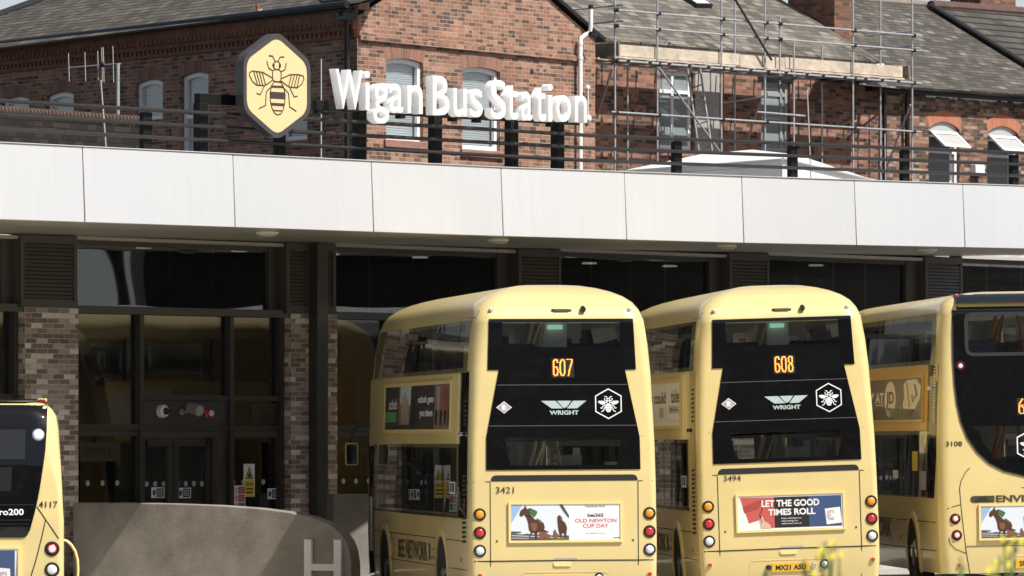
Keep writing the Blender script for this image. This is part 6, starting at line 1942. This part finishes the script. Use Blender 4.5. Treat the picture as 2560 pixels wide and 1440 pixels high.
# ---------------------------------------------------------------- single decker at the left edge
def single_decker():
    p = at(-89, 1097, 71.5); p.z = 0
    root = empty('single_decker_bus', p, 'yellow single-decker at the left edge with a black rear and fleet number 4117', 'bus', None, rot=(0, R(0), R(6)))
    sh = SH_C; B = Bus(sh, root)
    zs = [.28, .45, .6, .8, 1.0, 1.15, 1.3, 1.4, 1.5, 1.7, 1.9, 2.05, 2.2, 2.35, 2.48, 2.56, 2.64, 2.69, 2.73, 2.765, 2.795, 2.812, 2.825, 2.836, 2.845, 2.848, 2.85]
    k = sh.body(zs, [-.8, -.4, 0, .4, .8], [.9, 2, 4, 6, 8, 9], lambda *a: False)
    body = k.build('body', M['yellow'], root, smooth=40)
    edge = [B.rx(u, v) for u, v in ((118, 1006), (118, 1040), (117, 1075), (113, 1130), (106, 1180), (99, 1225), (91, 1265), (82, 1300), (75, 1325), (68, 1339), (58, 1344))]
    tb = sorted([(z, x) for x, z in edge])
    half = lambda z, u=None: T(tb, z)
    k = LB(); lv = [z for z, _ in tb]
    rows_panel(k, lv, half, B.R(.014), M['blackgloss'])
    # the black carries on over the roof edge
    rp = k.build('rear_panel', M['blackgloss'], root, smooth=35)
    k = LB(); x0 = half(2.79) - .01
    k.grid([[sh.rear(-x0 + 2 * x0 * i / 8, z, .03) + Vector((0, 0, .02)) for i in range(9)] for z in (lv[-1] - .01, 2.8, 2.815, 2.83, 2.842)]); k.build('roof_edge', M['blackgloss'], rp, smooth=50)
    X = lambda u, v: B.rx(u, v)[0]; Z = lambda v, u=60: B.rx(u, v)[1]
    k = LB(); q = [(-X(62, 1110), Z(1148)), (X(62, 1148), Z(1148)), (X(64, 1074), Z(1074)), (-X(62, 1110), Z(1074))]
    poly(k, q, B.R(.020)); k.build('rear_window', mat('rear_window_grey', (.022, .023, .025), .03), rp)
    k = LB(); q = [(-X(28, 1200), Z(1228)), (X(28, 1200), Z(1228)), (X(30, 1168), Z(1168)), (-X(30, 1168), Z(1168))]; poly(k, q, B.R(.018)); k.build('display_window', mat('display_window_grey', (.02, .02, .022), .06), rp)
    k = LB()
    for v in (1262, 1300, 1310, 1320, 1330): strip(k, [(-half(Z(v)) + .03, Z(v)), (half(Z(v)) - .03, Z(v))], .008, B.R(.018))
    k.build('panel_seams', M['slot'], rp)
    x, z = B.rx(96, 1087)
    for s_ in (1, -1): lamp(B, x * s_, z, .078, 'clear', root, 'chrome', .012, ring=False)
    x, z = B.rx(105, 1003)
    for s_ in (1, -1):
        k = LB(); k.box(sh.rear(x * s_, z - .01, .02) + Vector((0, 0, .02)), (.12, .12, .045)); L = k.build('marker_light', M['yrim'], root, bevel=.012)
        k = LB(); k.box(sh.rear(x * s_, z - .01, .075) + Vector((0, 0, .02)), (.09, .03, .03)); k.build('lens', M['red'], L, bevel=.008)
    for v, ln in ((1372, 'red'), (1424, 'clear')):
        x, z = B.rx(130, v)
        for s_ in (1, -1):
            L = lamp(B, x * s_, z, .075, ln, root, 'rubber', .02)
            if ln == 'red': k = LB(); k.disc(sh.rear(x * s_, z, .03), (0, -1, 0), .045, dome=.006, n=16); k.build('inner_lens', M['clear'], L)
    k, k2 = LB(), LB(); f = B.R(.004)
    for q in ([(92, 1267), (104, 1284), (114, 1299), (130, 1322), (146, 1346), (160, 1344)], [(114, 1299), (104, 1345), (90, 1400), (76, 1445), (66, 1480)]):
        q = [B.rx(u, v) for u, v in q]; strip(k, q, .014, f); strip(k2, [(-a, b) for a, b in q], .014, f)
    k.build('panel_gaps', M['gap'], body, merge=False); k2.build('panel_gaps', M['gap'], body, merge=False)
    lettering(B, root, '4117', 97, 144, 1253, 1269, off=.008, name='fleet_number', o=.01)
    lettering(B, rp, 'Enviro200', -44, 59, 1272, 1288, 'whiteprint', .02, .02, 'model_badge')
    def ad(k, f):
        f1 = lambda x, y: f(x, y, .002); f2 = lambda x, y: f(x, y, .004)
        poly(k, [(0, 0), (1, 0), (1, 1), (0, 1)], f, pc('paper', (.78, .75, .75)))
        poly(k, [(.02, .04), (.97, .04), (.97, .96), (.02, .96)], f1, pc('navy', (.045, .08, .18)))
        poly(k, [(.8, .06), (.935, .06), (.925, .52), (.8, .55)], f2, pc('paper', (.78, .75, .75)))
        put_text(k, "LET'S", (.82, .895, .36, .44), lambda x, y: f(x, y, .006), pc('ink', (.02, .02, .02)), 0)
        put_text(k, "LET THE GOOD", (.2, .75, .6, .85), lambda x, y: f(x, y, .006), pc('paper', (.78, .75, .75)), .02)
        put_text(k, "TIMES ROLL", (.2, .7, .3, .5), lambda x, y: f(x, y, .006), pc('paper', (.78, .75, .75)), .02)
    xr, zt_ = B.rx(45, 1372)
    framed_ad(B, root, (-xr, xr, zt_ - .52, zt_), ad, lambda o: B.R(.002 + o), .05)
    for y in (2.3, 7.6):
        for sg in (-1, 1): wheel(B, root, y, sg=sg, r=.45)
    for sg in (-1, 1):
        k = LB(); fg = B.S(.006, sg)
        k.grid([[fg(.9 + 8 * i / 8, z) for i in range(9)] for z in (1.35, 1.8, 2.2, 2.5)]); k.build('side_window', M['blackgloss'], root, smooth=30)
single_decker()

# ================================================================== CONCRETE AND SMALL THINGS AT THE STANDS
CW = PL(-2.32, 82, -25)
cw = empty('barrier_wall', CW.p(-2.5, 0, 0), 'long low concrete barrier wall with a rounded right end, left of the 607 bus', 'wall')
top = [(182, 1259), (330, 1257), (430, 1259), (540, 1263), (640, 1270), (720, 1280), (770, 1291), (805, 1303), (830, 1316), (850, 1333), (864, 1352), (873, 1375), (878, 1405), (879, 1450)]
P_ = [(CW.S(u), CW.Z(u, v)) for u, v in top]
P_[0] = (P_[0][0], P_[1][1])
out = [(P_[-1][0], -.1)] + list(reversed(P_)) + [(P_[0][0], -.1)]
k = MB(); k.prism([CW.p(s, z, 0) for s, z in reversed(out)], [CW.p(s, z, -.3) for s, z in reversed(out)])
k.build('wall', M['concrete'], cw, bevel=.015)
BW = PL(-2.78, 87.3, 20)
k = MB(); s0, s1 = BW.S(833), BW.S(924)
k.pbox(BW, s0, s1, 0, BW.Z(880, 1235), -.35, 0)
tag(k.build('concrete_block', M['concrete2'], bevel=.012), 'square grey concrete block behind the rounded end of the barrier wall', 'block')
e = .06
k = MB(); uL, uR = CW.S(760, e), CW.S(852, e); zt = CW.Z(806, 1349, e); lw = CW.S(778, e) - uL
zc0, zc1 = CW.Z(806, 1427, e), CW.Z(806, 1410, e); zb = zc0 - (zt - zc1)
k.pbox(CW, uL, uL + lw, zb, zt, 0.0, e); k.pbox(CW, uR - lw, uR, zb, zt, 0.0, e); k.pbox(CW, uL + lw, uR - lw, zc0, zc1, 0.002, e - .003)
tag(k.build('stand_letter', M['letter']), 'large pale grey letter H fixed to the concrete barrier wall', 'letter')
k = MB(); Y = 79
pts = [at(u, v, Y) for u, v in ((158, 1350), (168, 1353), (178, 1362), (188, 1378), (194, 1400), (195, 1425), (194, 1445))]
b0 = pts[-1].copy(); b0.z = 0
k.tube(pts + [b0], .02, 8)
k.tube([at(158, 1350, Y), Vector((at(158, 1350, Y).x - .3, Y, at(158, 1350, Y).z)), Vector((at(158, 1350, Y).x - .3, Y, 0))], .02, 8)
tag(k.build('hoop_rail', M['yrim'], smooth=60), 'thin pale curved hoop rail beside the single-decker bus', 'rail')

# ---- weeds in flower close to the camera, well out of focus
def weed(Y, stems, label):
    base = at(stems[0][0], 1440, Y); base.z = 0
    root = empty('flowering_weed', (base.x, base.y, 0), label, 'plant', 'tall weeds in the foreground')
    k = MB()
    for u, v, fl in stems:
        kp = MB()
        tip = at(u, v, Y + random.uniform(-.4, .4))
        mid = Vector(((base.x + tip.x) / 2 + random.uniform(-.03, .03), Y, tip.z * .5))
        lowp = tip + Vector((random.uniform(-.03, .02), 0, -.28))
        k.tube([base + Vector((random.uniform(-.05, .05), 0, 0)), mid, lowp, tip], [.012, .009, .007, .004], 5)
        for j in range(7):
            t = random.uniform(.55, .97); q = mid.lerp(tip, t); a = random.uniform(0, 6.3); L = .05 * (1.3 - t) + .02
            d = Vector((math.cos(a), math.sin(a), .5)).normalized(); s_ = d.cross(Vector((0, 0, 1))).normalized() * .008
            k.face([q - s_, q + d * L * .5 - s_ * 1.6, q + d * L, q + d * L * .5 + s_ * 1.6, q + s_])
        for j in range((fl + 2) // 3):
            c = tip + Vector((random.gauss(0, .015), random.gauss(0, .015), random.uniform(-.06, .02)))
            for a in range(5):
                ang = a * 1.257 + j; d = Vector((math.cos(ang), math.sin(ang) * .5, math.sin(ang))); s_ = Vector((-d.z, 0, d.x)) * .006
                kp.face([c, c + d * .008 + s_, c + d * .014, c + d * .008 - s_])
        if fl: kp.build('flower_head', M['petal'], root, merge=False)
    k.build('stem', M['leaf'], root, merge=False)
weed(23, [(2054, 1360, 8), (2074, 1368, 9), (2064, 1352, 0), (2086, 1356, 0), (2098, 1392, 3)], 'tallest yellow flowering weed, blurred in front of the 608 bus number plate')
weed(22, [(2016, 1424, 5), (2012, 1398, 0), (1920, 1422, 1), (2030, 1436, 3)], 'short yellow flowering weed, blurred left of the tallest one')
weed(23, [(2511, 1340, 3), (2540, 1348, 4), (2524, 1366, 4), (2512, 1392, 1), (2500, 1388, 1)], 'yellow flowering weed, blurred in front of the right-hand bus')
weed(21, [(2401, 1392, 0), (2472, 1428, 1), (2484, 1424, 2), (2405, 1410, 0)], 'thin weed, blurred at the bottom left of the right-hand bus')

# ---- unseen blocks added behind and right of the viewer, sized for the glass reflections
def block(x0, x1, y0, y1, h, m_, label):
    k = MB(); c = Vector(((x0 + x1) / 2, (y0 + y1) / 2, h / 2))
    root = empty('reflection_block', (c.x, c.y, 0), label, 'building')
    k.box(c, (x1 - x0, y1 - y0, h)); k.build('wall', M[m_], root, merge=False)
    k = MB(); k.box(Vector((c.x, c.y, h + .3)), (x1 - x0 + .6, y1 - y0 + .6, .6)); k.build('roof', M['slate_d'], root)
    n = int((x1 - x0) // 4)
    for i in range(n):
        for z in range(int(h // 4)):
            for yy in (y1 + .01,):
                k = MB(); X = x0 + 2 + i * 4; Z = 1.4 + z * 4
                k.face([(X + 1.2, yy, Z), (X - .2, yy, Z), (X - .2, yy, Z + 2), (X + 1.2, yy, Z + 2)]); k.build('window', M['skyglass'], root)
block(-30, 14, -36, -24, 24, 'brick_dark', 'unseen dark brick block added behind the viewer for reflections, left of centre')
block(16, 70, -30, -18, 28, 'brick_brown', 'unseen brown brick block added behind the viewer for reflections, on the right')
block(95, 108, 55, 91.3, 4, 'brick_dark', 'unseen low dark brick block added far to the right for reflections')
block(95, 108, 91.6, 150, 14, 'brick_dark', 'unseen tall dark brick block added far to the right for reflections')
block(92, 93.2, 90.0, 90.5, 10, 'brick_dark', 'unseen slim dark brick stack added in front of the low block for reflections')
